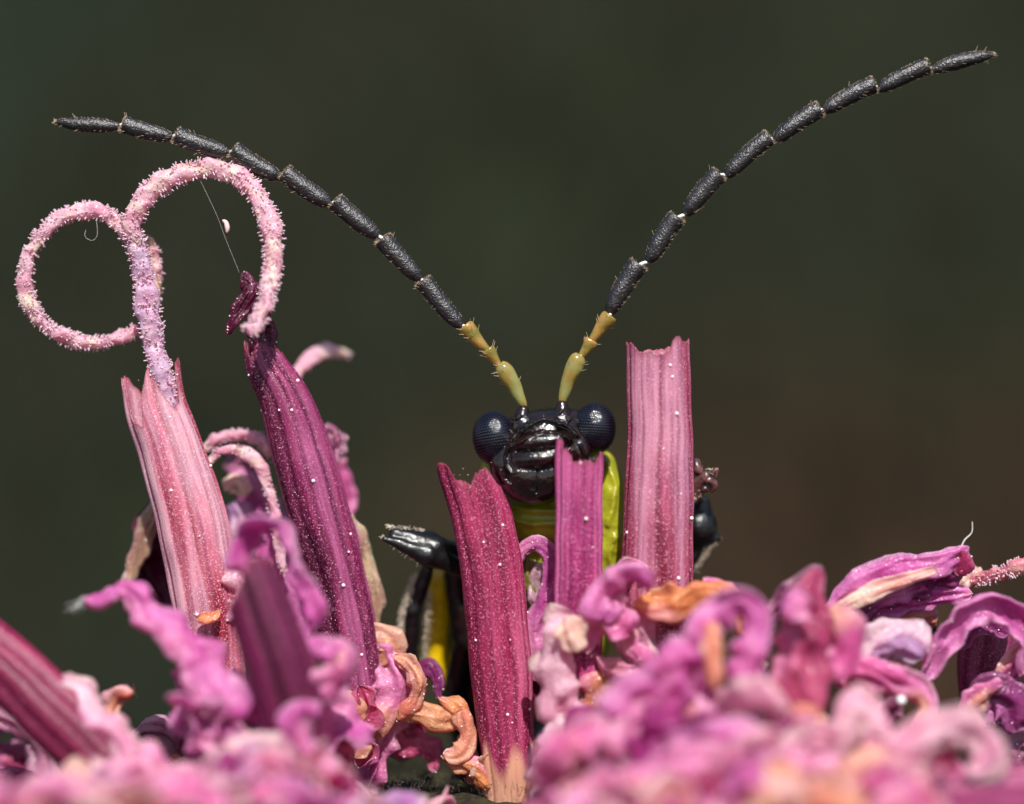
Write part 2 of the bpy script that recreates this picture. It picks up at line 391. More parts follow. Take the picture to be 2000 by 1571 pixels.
PAPN = 0
def style(name, pts, parent, pal, papil=34, plen=0.105, squash=.8, sides='all', lump=.07, mat_=None):
    pts = [(a, b, c, d * (.93 + .12 * math.sin(a * .05 + b * .03)) * .84) for a, b, c, d in pts]
    "a style branch and its glassy papillae"
    V, F, A, T, N, B, Ln = rod(pts, 22, int(40 + 12 * len(pts)), squash, lump=lump, seed=len(pts))
    mb = MB(); mb.add(V, F, mottled(V, pal, 2.0, 3)); o = mb.build(name, M_PETAL, parent)
    if papil:
        g = MB(); n = int(Ln * papil * 2.1)
        for k in range(n):
            i = random.randrange(1, len(A) - 1); a = random.uniform(0, 2 * math.pi)
            if sides == 'all': pass
            d = B[i] * math.cos(a) + N[i] * math.sin(a)
            p = A[i, :3] + (B[i] * math.cos(a) + N[i] * math.sin(a) * squash) * A[i, 3] * .93 + T[i] * random.uniform(-.08, .08)
            ln = plen * .85 * random.uniform(.4, 1.2) * (0.6 + 0.4 * abs(math.cos(a)))
            d = d + T[i] * random.gauss(.25, .25)
            add_spike(g, p, d, ln, .024, .012, sides=5, knob=True)
        g.build('papilla', M_PAPIL, o, kind='stuff')
    return o

# petal palettes: body, second tone, accent
PAL = {
    'pink':   [(244, 152, 196), (228, 104, 166), (250, 196, 214)],
    'violet': [(238, 140, 200), (212, 92, 168), (248, 186, 220)],
    'lilac':  [(220, 172, 214), (198, 126, 190), (242, 212, 226)],
    'pale':   [(248, 200, 212), (240, 162, 190), (254, 222, 216)],
    'cream':  [(252, 216, 198), (246, 186, 176), (254, 230, 218)],
    'peach':  [(240, 172, 140), (232, 142, 118), (246, 200, 176)],
    'orange': [(236, 150, 96), (240, 172, 130), (220, 120, 90)],
    'rose':   [(206, 92, 130), (176, 58, 104), (226, 130, 156)],
    'magenta':[(186, 60, 140), (150, 30, 110), (214, 110, 172)],
    'purple': [(150, 62, 122), (112, 30, 84), (196, 124, 168)],
    'maroon': [(92, 18, 52), (66, 8, 34), (140, 50, 84)],
    'beige':  [(212, 178, 146), (190, 146, 122), (232, 206, 178)],
    'mauve':  [(184, 120, 146), (160, 86, 120), (214, 160, 176)],
}
def petal(name, pts, pal, parent, curl=90, twist=(0, 0), ruffle=0.10, th=0.036, seed=None, streak=0.35, lumps=0.07, nu=17):
    curl = curl * .62; pts = [(a, b, c, d * 1.16) for a, b, c, d in pts]
    seed = random.uniform(0, 99) if seed is None else seed
    K = K3(pts); A, Ln = spline(K, max(22, int(14 * np.linalg.norm(np.diff(K[:, :3], axis=0), axis=1).sum())))
    n = len(A); T, N, B = frames(A[:, :3], True)
    tw = np.radians(np.interp(np.linspace(0, 1, n), np.linspace(0, 1, len(twist)), twist))
    N2 = N * np.cos(tw)[:, None] + B * np.sin(tw)[:, None]; B2 = B * np.cos(tw)[:, None] - N * np.sin(tw)[:, None]
    s = np.linspace(-1, 1, nu); t = np.linspace(0, Ln, n)
    cv = np.radians(curl) * np.array([1 + 1.1 * noise.noise((x * .9, seed, 0)) for x in t])
    sg = np.sign(curl) if curl else 1; cv = np.maximum(np.abs(cv), 0.05)
    W = A[:, 3].copy()
    for d in (t, Ln - t): W *= np.sqrt(np.clip(1 - (1 - np.clip(d / (A[:, 3] * .8 + 1e-6), 0, 1)) ** 2, 0.003, 1))
    X = np.zeros((n, nu, 3)); NN = np.zeros((n, nu, 3)); S_ = np.zeros((n, nu))
    for j in range(nu):
        wj = W * np.array([1 + .2 * noise.noise((x * 2.0, seed + (3 if s[j] > 0 else 8), 1)) * abs(s[j]) for x in t])
        ph = s[j] * cv; r = wj / cv
        X[:, j] = A[:, :3] + B2 * (r * np.sin(ph))[:, None] + N2 * (sg * r * (np.cos(ph) - 1) + r * .0)[:, None]
        NN[:, j] = N2 * np.cos(ph)[:, None] + B2 * (sg * np.sin(ph))[:, None]
        ru = np.array([noise.noise((x * 2.6, s[j] * .9 + seed, 4)) * 1.6 + .5 * noise.noise((x * 7, s[j] * 1.7 + seed, 9)) for x in t])
        X[:, j] += NN[:, j] * (ru * ruffle * 1.25 * (0.3 + abs(s[j]) ** 1.5))[:, None]
        cr = np.array([.55 - 2.2 * abs(noise.noise((s[j] * 1.7 + seed * 1.3, x * 1.15, 7))) for x in t])
        X[:, j] += NN[:, j] * (cr * .30 * wj)[:, None]
        S_[:, j] = s[j]
    fl = X.reshape(-1, 3)
    dv = np.array([noise.noise((v[0] * 2.3 + seed, v[1] * 2.3, v[2] * 2.3)) for v in fl]).reshape(n, nu)
    X = X + NN * (dv * lumps)[..., None]
    half = (th / 2 * (1 - .55 * np.abs(s) ** 3))[None, :, None] * np.minimum(1, W / .06)[:, None, None]
    ring = np.concatenate([X + NN * half, (X - NN * half)[:, ::-1]], 1)
    S2 = np.concatenate([S_, S_[:, ::-1]], 1)
    V = ring.reshape(-1, 3); c = [L(x) for x in PAL[pal]] ; Cc = np.empty((len(V), 3)); sf = S2.ravel()
    tt = np.repeat(t, 2 * nu)
    ALT = {'pink': 'peach', 'violet': 'pink', 'pale': 'pink', 'cream': 'peach', 'orange': 'pink', 'peach': 'pale', 'rose': 'pink', 'magenta': 'pink',
           'mauve': 'pale', 'beige': 'mauve', 'lilac': 'pale', 'purple': 'violet'}.get(pal, pal)
    c9 = L(PAL[ALT][0])
    for i, v in enumerate(V):
        a = min(1, max(0, .5 + 1.6 * nz(v, .9, seed))); q = c[0] * (1 - a) + c[1] * a
        a9 = min(.85, max(0, 2.6 * noise.noise((tt[i] * .75 + seed, 11, sf[i] * .5)) - .25)); q = q * (1 - a9) + c9 * a9
        e = min(1, max(0, (abs(sf[i]) - .55) * 1.6)) * .6
        q = q * (1 - e) + c[2] * e
        k = min(1, max(0, (noise.noise((sf[i] * 3.1 + seed, tt[i] * .55, 2)) - .08) * 3.2)) * streak
        Cc[i] = q * (1 - k) + q * np.array([.55, .22, .5]) * k
    mb = MB(); mb.add(V, grid_faces(n, 2 * nu, wrap=True), Cc, np.stack([sf, tt, 0 * sf], 1))
    o = mb.build(name, M_PETAL, parent)
    if abs(A[:, 1].mean()) < 1.3 and 'crumpled' not in name:      # glistening points put in as tiny white balls on the sharp petals
        g = MB(); m = len(V)
        for k in range(int(10 + Ln * 16)):
            v = V[random.randrange(m)]; add_ball(g, v, random.choice((.006, .008, .010, .014, .02)), 1)
        g.build('pollen_and_glint', M_GRAIN, o, kind='stuff')
    return o

FG = 'florets packed on the flower head'
def floret(px, py, y, label): return empty('floret', P(px, py, y), label, 'floret', FG)

#%%INSECT
# ------------------------------------------------------------------ the insect
INS = empty('insect', P(1060, 1250, 2.0), 'black and yellow green insect with long black antennae peering over the pink flower', 'insect')

def surfnet(f, lo, hi, h):
    "surface of f<0 as quads (naive surface nets)"
    lo = np.array(lo, float); n = np.ceil((np.array(hi) - lo) / h).astype(int) + 1
    ax = [lo[k] + np.arange(n[k]) * h for k in range(3)]
    F = np.empty(n)
    for i in range(0, n[0], 24):
        X, Y, Z = np.meshgrid(ax[0][i:i + 24], ax[1], ax[2], indexing='ij'); F[i:i + 24] = f(X, Y, Z)
    s = F < 0; c = np.zeros(n - 1, int)
    for a in (0, 1):
        for b in (0, 1):
            for d in (0, 1): c += s[a:n[0] - 1 + a, b:n[1] - 1 + b, d:n[2] - 1 + d]
    act = (c > 0) & (c < 8); idx = -np.ones(n - 1, int); I = np.argwhere(act); idx[act] = np.arange(len(I))
    acc = np.zeros((len(I), 3)); cnt = np.zeros(len(I))
    cr = [(a, b, d) for a in (0, 1) for b in (0, 1) for d in (0, 1)]
    for p in cr:
        for k in range(3):
            if p[k]: continue
            q = list(p); q[k] = 1
            f0 = F[I[:, 0] + p[0], I[:, 1] + p[1], I[:, 2] + p[2]]; f1 = F[I[:, 0] + q[0], I[:, 1] + q[1], I[:, 2] + q[2]]
            m = (f0 < 0) != (f1 < 0); t = np.where(m, f0 / np.where(m, f0 - f1, 1), 0)
            pt = np.array(p, float)[None].repeat(len(I), 0); pt[:, k] += t
            acc[m] += pt[m]; cnt[m] += 1
    V = lo + (I + acc / cnt[:, None]) * h
    Q = []
    for k in range(3):
        a, b = [(1, 2), (2, 0), (0, 1)][k]
        sl0 = [slice(1, n[q] - 1) for q in range(3)]; sl0[k] = slice(0, n[k] - 1)
        sl1 = list(sl0); sl1[k] = slice(1, n[k])
        s0 = s[tuple(sl0)]; s1 = s[tuple(sl1)]
        for up in (True, False):
            E = np.argwhere(s0 & ~s1 if up else ~s0 & s1)
            for q in range(3):
                if q != k: E[:, q] += 1
            def g(da, db):
                e = E.copy(); e[:, a] -= da; e[:, b] -= db; return idx[e[:, 0], e[:, 1], e[:, 2]]
            q = np.stack([g(1, 1), g(0, 1), g(0, 0), g(1, 0)], 1)
            Q.append(q if up else q[:, ::-1])
    return V, np.concatenate(Q)
def smin(a, b, k):
    h = np.clip(.5 + .5 * (b - a) / k, 0, 1); return b * (1 - h) + a * h - k * h * (1 - h)
def ell(px, py, y, rx, rz, ry, rot=0.0):
    c = P(px, py, y); r = np.array([rx, ry, rz]) / 100; cs, sn = math.cos(R(rot)), math.sin(R(rot))
    def f(X, Y, Z):
        x, yy, z = X - c[0], Y - c[1], Z - c[2]; x, z = x * cs + z * sn, -x * sn + z * cs
        k = np.sqrt((x / r[0]) ** 2 + (yy / r[1]) ** 2 + (z / r[2]) ** 2)
        return (k - 1) * r.min()
    return f
def cone(p0, p1):
    a, b = P(*p0[:3]), P(*p1[:3]); ra, rb = p0[3] / 100, p1[3] / 100; d = b - a; dd = d.dot(d)
    def f(X, Y, Z):
        x, y, z = X - a[0], Y - a[1], Z - a[2]
        h = np.clip((x * d[0] + y * d[1] + z * d[2]) / dd, 0, 1)
        return np.sqrt((x - d[0] * h) ** 2 + (y - d[1] * h) ** 2 + (z - d[2] * h) ** 2) - (ra + (rb - ra) * h)
    return f
def dist2(px, X, Z):
    "distance in the xz plane to a polyline in pixels"
    D = None
    q = [P(a, b) for a, b in px]
    for a, b in zip(q[:-1], q[1:]):
        d = b - a; dd = d[0] ** 2 + d[2] ** 2; h = np.clip(((X - a[0]) * d[0] + (Z - a[2]) * d[2]) / dd, 0, 1)
        e = np.sqrt((X - a[0] - d[0] * h) ** 2 + (Z - a[2] - d[2] * h) ** 2); D = e if D is None else np.minimum(D, e)
    return D

head_parts = [ell(1060, 876, .02, 106, 66, 78, 7), ell(1048, 930, -.08, 76, 56, 62, 4), ell(1064, 834, .12, 96, 36, 72, 7),
              ell(1060, 862, -.58, 60, 17, 24, 6), ell(1052, 896, -.6, 50, 18, 24, 4), ell(1018, 928, -.46, 30, 42, 26, 12),
              ell(1082, 928, -.46, 30, 40, 26, -10), ell(1046, 960, -.3, 44, 24, 34, 4), ell(986, 908, -.25, 30, 44, 36, 10),
              ell(1132, 884, -.3, 24, 40, 36, -4), ell(1010, 950, -.35, 22, 24, 28, 20)]
sock = [cone((1019, 822, -.3, 17), (1021, 803, -.28, 12)), cone((1098, 812, -.3, 17), (1098, 794, -.28, 12))]
ridges = [([(1000, 856), (1015, 842), (1038, 828), (1060, 818), (1085, 824), (1110, 834), (1128, 852)], .022, .06),
          ([(1010, 866), (1035, 850), (1060, 842), (1090, 846), (1114, 858)], .018, .045),
          ([(996, 872), (986, 890), (988, 908), (998, 922)], .02, .06), ([(978, 918), (984, 935), (996, 944)], .02, .05),
          ([(1131, 868), (1138, 884), (1136, 902)], .02, .06),
          ([(1018, 812), (1004, 820), (1004, 838), (1022, 842), (1032, 830)], .018, .045),
          ([(1098, 802), (1084, 812), (1088, 826), (1104, 828), (1114, 816)], .018, .045)]
cuts = [([(1010, 879), (1040, 878), (1075, 874), (1108, 872)], .022, .045), ([(1014, 914), (1050, 915), (1090, 908)], .018, .03),
        ([(1050, 916), (1048, 960)], .018, .03)]
def f_head(X, Y, Z):
    d = None
    for g in head_parts: e = g(X, Y, Z); d = e if d is None else smin(d, e, .07)
    for g in sock: d = smin(d, g(X, Y, Z), .05)
    fr = (Y < .2)
    for pl, sw, am in ridges: d = d - am * np.exp(-(dist2(pl, X, Z) / sw) ** 2) * fr
    for pl, sw, am in cuts: d = d + am * np.exp(-(dist2(pl, X, Z) / sw) ** 2) * fr
    return d
V, F = surfnet(f_head, P(940, 1000) + [0, -1.15, 0], P(1185, 770) + [0, 1.1, 0], .018)
V = V + jit(V, 5, .008, 4)
mb = MB(); mb.add(V, F[:, ::-1] if False else F); HEAD = mb.build('head', M_HEAD, INS)

def eye(px, py, y, rx, rz, ry, rot):
    V, F = ICO[3]
    c = P(px, py, y); r = np.array([rx, ry, rz]) / 100
    cs, sn = math.cos(R(rot)), math.sin(R(rot))
    M = np.array([[cs, 0, -sn], [0, 1, 0], [sn, 0, cs]])
    mb = MB(); mb.add((V * r * .95) @ M.T + c, F); e = mb.build('compound_eye', M_EYE, HEAD)
    # lenses on a geodesic lattice
    g = MB(); n = 10; iv, jf = ICO[1] if len(ICO[1][0]) == 12 else ico(1)
    pts = {}
    for f in jf:
        a, b, d = iv[f]
        for i in range(n + 1):
            for j in range(n + 1 - i):
                p = (a * i + b * j + d * (n - i - j)) / n; p /= np.linalg.norm(p); pts[tuple(np.round(p, 4))] = p
    th = np.arange(6) * math.pi / 3
    for p in pts.values():
        if p[1] > .5: continue
        u = np.cross(p, [.21, .43, .88]); u /= np.linalg.norm(u); v = np.cross(p, u); a_ = .052
        prof = [(q, .19 * a_ * (1 - q * q)) for q in (1.0, .75, .4)]
        Vv = np.concatenate([p + (np.cos(th)[:, None] * u + np.sin(th)[:, None] * v) * a_ * q + p * hh for q, hh in prof] + [[p * (1 + .19 * a_)]])
        Vw = (Vv * r) @ M.T + c
        g.add(Vw[:18], grid_faces(3, 6, wrap=True)); k = g.n - 6
        g.add(Vw[18:], [[0, 0, 0]]); g.f3[-1] = np.array([[g.n - 1, k + i, k + (i + 1) % 6] for i in range(6)])
    g.build('eye_lens', M_FACET, e, kind='stuff')
# third level is the limit: the lenses belong to the eye, the eye to the insect
_h = HEAD; HEAD = INS
eye(966, 857, -.16, 43, 54, 44, 10); eye(1160, 838, -.16, 43, 51, 44, -4)
HEAD = _h

# thorax, abdomen and legs: one continuous skin
OL, BK, YE = L((156, 156, 34)), L((14, 14, 17)), L((226, 190, 10))
BR = L((120, 70, 40)); GN = L((150, 156, 60)); GY = L((96, 84, 70))
body = [(ell(1100, 1075, 1.5, 122, 150, 110), OL), (ell(1085, 1010, 1.0, 128, 66, 90), OL), (ell(1085, 955, .8, 100, 40, 70), OL),
        (ell(1192, 1010, .75, 34, 130, 60, 4), OL), (ell(1170, 1040, .9, 60, 130, 70), OL), (ell(958, 930, .6, 22, 40, 30), OL), (ell(1060, 1220, 2.2, 150, 130, 130), OL),
        (ell(960, 1330, 3.0, 110, 190, 130), BK), (ell(1020, 1500, 3.6, 100, 160, 120), BK),
        (cone((858, 1135, 1.7, 22), (852, 1310, 2.1, 26)), YE), (cone((852, 1310, 2.1, 24), (930, 1400, 2.6, 26)), YE),
        # near fore leg: femur up to the knee, folded shin
        (cone((905, 1090, 1.0, 24), (835, 1062, .75, 25)), BK), (cone((835, 1062, .75, 25), (766, 1032, .6, 9)), BK),
        (cone((900, 1108, .6, 18), (835, 1084, .35, 22)), BK), (cone((835, 1084, .35, 22), (750, 1052, .2, 6)), BK),
        (cone((850, 1072, .5, 26), (772, 1043, .38, 13)), BK), (cone((905, 1110, 1.0, 18), (990, 1120, 1.4, 30)), BR),
        (cone((836, 1112, .9, 13), (806, 1190, 1.1, 19)), BK), (cone((806, 1190, 1.1, 19), (797, 1320, 1.4, 18)), BK),
        (cone((890, 1120, 1.3, 26), (905, 1250, 1.5, 22)), BK), (cone((905, 1250, 1.5, 22), (880, 1370, 1.8, 20)), BK),
        (cone((908, 1190, 1.25, 12), (918, 1260, 1.35, 9)), GY),
        # far side leg beyond the tall tube
        (cone((1290, 1050, 1.2, 26), (1366, 1030, .9, 36)), BK), (cone((1366, 1020, .9, 32), (1372, 985, .9, 18)), BK),
        (cone((1366, 1050, .9, 26), (1398, 1052, .8, 10)), BK), (cone((1366, 1060, .9, 18), (1340, 1110, 1.0, 14)), BK),
        (cone((1150, 1090, 1.5, 40), (1290, 1050, 1.2, 26)), BR)]
def f_body(X, Y, Z):
    d = None
    for g, c in body: e = g(X, Y, Z); d = e if d is None else smin(d, e, .06)
    for pl, sw, am in (([(985, 1012), (1030, 1024), (1085, 1026), (1140, 1016)], .05, .05), ([(985, 990), (1040, 998), (1100, 998)], .05, .05),
                       ([(1188, 905), (1206, 950), (1198, 990), (1186, 1025)], .06, .05), ([(1202, 1050), (1190, 1085), (1198, 1120)], .06, .04)):
        d = d - am * np.exp(-(dist2(pl, X, Z) / sw) ** 2)
    return d
V, F = surfnet(f_body, P(730, 1640) + [0, -.6, 0], P(1430, 880) + [0, 5.2, 0], .045)
D = np.stack([g(V[:, 0], V[:, 1], V[:, 2]) for g, c in body], 1); W = np.exp(-np.clip(D - D.min(1)[:, None], 0, 1) / .03); W /= W.sum(1)[:, None]
Cc = W @ np.array([c for g, c in body])
mb = MB(); mb.add(V + jit(V, 5, .02, 2), F, Cc); BODY = mb.build('body', M_BODY, INS)
# the pale hairs that fringe the legs, and the clawed foot by the tall tube
g = MB()
def fringe(a, b, n, ln, dirv, sp=.35):
    a, b = P(*a), P(*b)
    for k in range(n):
        p = a + (b - a) * random.random() + rng.normal(0, .02, 3)
        add_spike(g, p, np.array(dirv) + rng.normal(0, sp, 3), ln * random.uniform(.5, 1.2), .008, .003, sides=3)
fringe((815, 1120, .9), (788, 1200, 1.0), 260, .16, (-.7, -.3, -.7)); fringe((788, 1200, 1.0), (781, 1310, 1.3), 260, .14, (-.7, -.3, -.6))
fringe((836, 1150, 1.0), (824, 1300, 1.3), 160, .13, (.8, -.3, -.4)); fringe((758, 1030, .3), (830, 1036, .4), 50, .05, (-.4, -.3, .6))
fringe((748, 1050, .2), (820, 1100, .3), 50, .06, (-.5, -.3, -.6)); fringe((1395, 1050, .8), (1350, 1110, 1.0), 200, .14, (.7, -.3, -.3))
fringe((748, 1050, .2), (756, 1054, .2), 26, .06, (-.8, -.4, .1)); fringe((758, 1028, .3), (766, 1030, .3), 26, .06, (-.8, -.4, .2))
g.build('leg_bristle', M_HAIRP, BODY, kind='stuff')
g = MB()
for q in range(130):
    v = np.array([random.gauss(0, .55), -.8 + random.uniform(-.2, .3), random.gauss(0, .5)]); d = v / np.linalg.norm(v)
    add_spike(g, P(1058, 885, 0) + d * np.array([.95, .72, .82]), d + np.array([0, -.3, .5]), random.uniform(.05, .12), .005, .002, sides=3)
g.build('head_bristle', M_HAIRP, HEAD, kind='stuff')
M_TARS = m_simple('reddish_foot', (120, 74, 70), 0.3, 0.7, bs=.6, bsc=12, bd=.03, var=(50, 34, 36), vsc=6)
g = MB()
for pp in ([(1352, 985, .5, 10), (1362, 960, .4, 12), (1372, 935, .3, 13), (1385, 920, .25, 9)], [(1385, 925, .25, 8), (1400, 918, .2, 4), (1398, 935, .2, 2)],
           [(1365, 930, .3, 9), (1362, 908, .3, 10), (1368, 900, .3, 6)], [(1380, 930, .25, 11), (1392, 948, .25, 8), (1390, 965, .3, 4)],
           [(1372, 950, .3, 10), (1384, 962, .3, 6)]):
    V, F, *_ = rod(pp, 12, 24, lump=.05, seed=pp[0][0]); g.add(V, F)
FOOT = g.build('foot', M_TARS, INS)
g = MB(); fringe((1352, 985, .4), (1390, 915, .2), 70, .1, (0, -.5, .1), .8); g.build('foot_bristle', M_HAIRP, FOOT, kind='stuff')

def antenna(segs, label_side):
    first = segs[0]; an = MB()
    # small black socket bead as the antenna's own mesh
    b0 = P(*first['a'][:2], first['y']); add_ball(an, b0, (.055, .055, .075), 2)
    ANT = an.build('antenna', M_HEAD, INS); hair = MB(); hairp = MB(); con = MB()
    for k, s_ in enumerate(segs):
        (x0, y0), (x1, y1) = s_['a'], s_['b']; y = s_['y']; bend = s_.get('bend', 3); wd = s_['w']
        mx, my = (x0 + x1) / 2, (y0 + y1) / 2; L_ = math.hypot(x1 - x0, y1 - y0); nx, ny = (y1 - y0) / L_, -(x1 - x0) / L_
        prof = s_['prof']
        pts = [(x0 + (x1 - x0) * t + nx * bend * 4 * t * (1 - t), y0 + (y1 - y0) * t + ny * bend * 4 * t * (1 - t), y + s_.get('dy', 0) * t, wd * p) for t, p in prof]
        V, F, A, T, N, B, Ln = rod(pts, 28, 46, .95, lump=.014, seed=k, cap=False)
        if s_['kind'] != 'tip':
            pass
        m = MB(); m.add(V, F)
        for e, sg in ((0, 1), (len(A) - 1, -1)):                 # close the ends
            ring = V.reshape(len(A), 28, 3)[e]; c0 = ring.mean(0); nn = m.n
            m.add(np.vstack([ring, c0[None] - sg * T[e] * .01]), [[0, 1, 2]]); q = m.n - 29
            m.f3[-1] = np.array([[q + 28, q + i, q + (i + 1) % 28][::sg] for i in range(28)])
        m.build('antenna_segment', {'black': M_ANT, 'tip': M_ANT, 'amber': M_AMBER, 'green': M_GREENC}[s_['kind']], ANT)
        if s_['kind'] in ('black', 'tip'):
            for q in range(230):
                i = int(len(A) * random.random()); a = random.uniform(0, 2 * math.pi)
                if random.random() < .45: i = len(A) - 1 - random.randrange(2)
                elif random.random() < .75: a = random.choice((0, math.pi)) + random.gauss(0, .35)
                d = B[i] * math.cos(a) + N[i] * math.sin(a); p = A[i, :3] + d * A[i, 3] * .96
                low = 1.5 if d[2] < -.2 else .8
                add_spike(hair, p, d * .7 + T[i] * random.uniform(.6, 1.3), random.uniform(.02, .05) * low, .0045, .0015, sides=3)
            for q in range(5):
                i = random.randrange(20, len(A)); a = random.uniform(0, 2 * math.pi); d = B[i] * math.cos(a) + N[i] * math.sin(a)
                add_spike(hair, A[i, :3] + d * A[i, 3] * .9, d + T[i] * .7, random.uniform(.09, .13), .007, .003, sides=3)
        else:
            for q in range(9):
                i = random.randrange(22, len(A)); a = random.uniform(0, 2 * math.pi); d = B[i] * math.cos(a) + N[i] * math.sin(a)
                add_spike(hair, A[i, :3] + d * A[i, 3] * .9, d + T[i] * .8, random.uniform(.09, .14), .008, .003, sides=3)
        if k + 1 < len(segs):
            n0 = segs[k + 1]['a']; V, F, *_ = rod([(x1 - (x1 - x0) / L_ * 5, y1 - (y1 - y0) / L_ * 5, y, 4), (n0[0] * .5 + x1 * .5, n0[1] * .5 + y1 * .5, y, 3.6), (n0[0], n0[1], y, 4)], 10, 8)
            con = MB(); con.add(V, F); con.build('joint', M_JOINT, ANT)
    hair.build('bristle', M_HAIR, ANT, kind='stuff')
BLK = [(0, .42), (.05, .6), (.16, .84), (.4, .97), (.75, 1.02), (.96, 1.04), (1, .9)]
TIP = [(0, .35), (.08, .62), (.3, .95), (.6, .92), (.82, .68), (.94, .36), (1, .12)]
SCA = [(0, .42), (.12, .56), (.5, .84), (.78, 1.0), (.92, .92), (1, .6)]
TRU = [(0, .5), (.15, .58), (.5, .8), (.8, 1.0), (.95, .98), (1, .82)]
def chain(scape, ped, am, blk, yd, bends, ws):
    out = [dict(a=scape[0], b=scape[1], w=17, prof=SCA, kind='green', y=-.25, bend=bends[0]),
           dict(a=ped[0], b=ped[1], w=13.5, prof=TRU, kind='amber', y=-.2, bend=0),
           dict(a=am[0], b=am[1], w=16, prof=TRU, kind='amber', y=-.15, bend=bends[1] * .3)]
    for k, (a, b) in enumerate(blk):
        out.append(dict(a=a, b=b, w=ws[k], prof=TIP if k == len(blk) - 1 else BLK, kind='tip' if k == len(blk) - 1 else 'black', y=-.1 + yd * k, bend=bends[1]))
    return out
antenna(chain(((1023, 796), (975, 712)), ((974, 714), (952, 682)), ((951, 684), (908, 636)),
              [((902, 638), (826, 548)), ((820, 545), (748, 466)), ((738, 461), (655, 393)), ((646, 400), (556, 337)), ((547, 347), (456, 294)),
               ((447, 300), (345, 264)), ((337, 268), (241, 243)), ((233, 246), (108, 238))], .0, (-5, 2.5), (17.5, 18, 18, 18, 17.5, 17, 16, 15)), 'left')
antenna(chain(((1098, 788), (1134, 694)), ((1135, 697), (1156, 664)), ((1157, 664), (1192, 616)),
              [((1191, 611), (1247, 516)), ((1268, 512), (1322, 424)), ((1340, 420), (1404, 340)), ((1420, 344), (1502, 268)), ((1512, 276), (1600, 213)),
               ((1610, 217), (1707, 165)), ((1716, 176), (1813, 129)), ((1819, 138), (1942, 106))], .0, (5, 3), (19, 18, 18, 17, 17, 17, 16, 15)), 'right')
#%%FLOWERS
# ------------------------------------------------------------------ the flower head that carries the florets
FH = empty('flower_head', P(1000, 2000, 0), 'dark woolly flower base under the pink florets at the bottom centre', 'flower')
def dome(px, py, y, rx, rz, ry):
    V, F = ico(5); c = P(px, py, y); V = V * np.array([rx, ry, rz]) / 100 + c
    return V + jit(V, 1.4, .35), F
mb = MB(); mb.add(*dome(1000, 2060, 1.0, 1150, 540, 900)); mb.build('receptacle', M_RECEPT, FH)
V, F, *_ = rod([(1000, 2300, 1, 150), (1010, 3200, 3, 90), (980, 5200, 4, 80), (1000, 9900, 6, 90)], 20, 60, lump=.1)
mb = MB(); mb.add(V, F); mb.build('stem', M_PETIOLE, FH)
g = MB()
for k in range(4000):
    a = random.uniform(0, 2 * math.pi); r_ = math.sqrt(random.random()) * .62
    x = 1000 + 1150 * r_ * math.cos(a); yy = 1 + 9 * r_ * math.sin(a); zz = 2060 - 540 * math.sqrt(max(0, 1 - r_ * r_))
    p = np.array([(x - 1000) / 100, yy, (785.5 - zz) / 100])
    add_spike(g, p, np.array([0, -.2, 1.0]) + rng.normal(0, .7, 3), random.uniform(.05, .2), .006, .003, sides=3)
g.build('wool', m_simple('olive_wool', (96, 90, 70), .6, .3, var=(60, 48, 44), vsc=2), FH, kind='stuff')

PALE_ST = [(242, 204, 214), (236, 178, 196), (248, 222, 206)]
LILAC_ST = [(222, 198, 222), (226, 186, 212), (236, 206, 220)]
# --- A: pale tube with the curled style
f = floret(420, 1300, 0, 'pale pink striped tube at far left with a hairy style coiling from its mouth')
tube('anther_tube', [(432, 1420, .1, 56), (418, 1290, .1, 62), (402, 1160, .1, 68), (372, 1010, .05, 70), (334, 880, 0, 64), (304, 790, 0, 60), (292, 705, 0, 58)],
     T_PALE, f, jag=[(-110, 18), (-85, 30), (-70, 45), (-48, 105), (-30, 120), (-5, 30), (4, 12), (16, 40), (38, 105), (55, 95), (75, 10), (95, 0), (130, 60), (180, 40), (-150, 60)],
     g0=-62, gamp=.11, gw=.12, seed=3, grains=26, rimw=.07)
ST = style('style', [(350, 880, .0, 20), (336, 800, -.05, 24), (318, 740, -.1, 26), (302, 680, -.1, 26), (290, 610, -.1, 27), (280, 540, -.1, 26), (266, 480, -.1, 24), (256, 455, -.1, 20)], f, LILAC_ST, 75)
style('style_branch', [(268, 480, -.15, 18), (258, 440, -.2, 22), (272, 400, -.2, 23), (310, 362, -.15, 23), (365, 336, -.1, 22), (425, 330, -.1, 22), (475, 352, -.2, 22), (508, 392, -.3, 23), (528, 440, -.5, 24), (533, 500, -.7, 24), (526, 560, -.9, 22), (510, 615, -1.1, 20), (484, 652, -1.3, 16)], f, PALE_ST, 78)
style('style_branch', [(262, 480, .0, 18), (240, 446, 0, 20), (208, 418, .05, 18), (165, 412, .1, 19), (115, 428, .1, 19), (75, 468, .1, 19), (50, 525, .1, 19), (55, 585, .1, 18), (90, 635, .15, 18), (140, 664, .2, 18), (195, 670, .3, 17), (245, 656, .4, 15), (272, 640, .5, 9)], f, PALE_ST, 70, plen=.085)
style('style_branch', [(262, 470, .35, 14), (290, 480, .4, 18), (303, 520, .4, 17), (303, 570, .4, 15), (290, 620, .4, 10)], f, [(232, 190, 196), (236, 206, 170), (222, 160, 170)], 40)
petal('corolla_scale', [(440, 1215, -.3, 8), (462, 1180, -.3, 18), (470, 1150, -.3, 20), (462, 1110, -.2, 10)], 'pale', f, 60, ruffle=.12)
petal('corolla_scale', [(385, 1210, -.6, 6), (400, 1208, -.62, 9), (420, 1200, -.6, 8), (430, 1192, -.6, 4)], 'orange', f, 80, ruffle=.08)
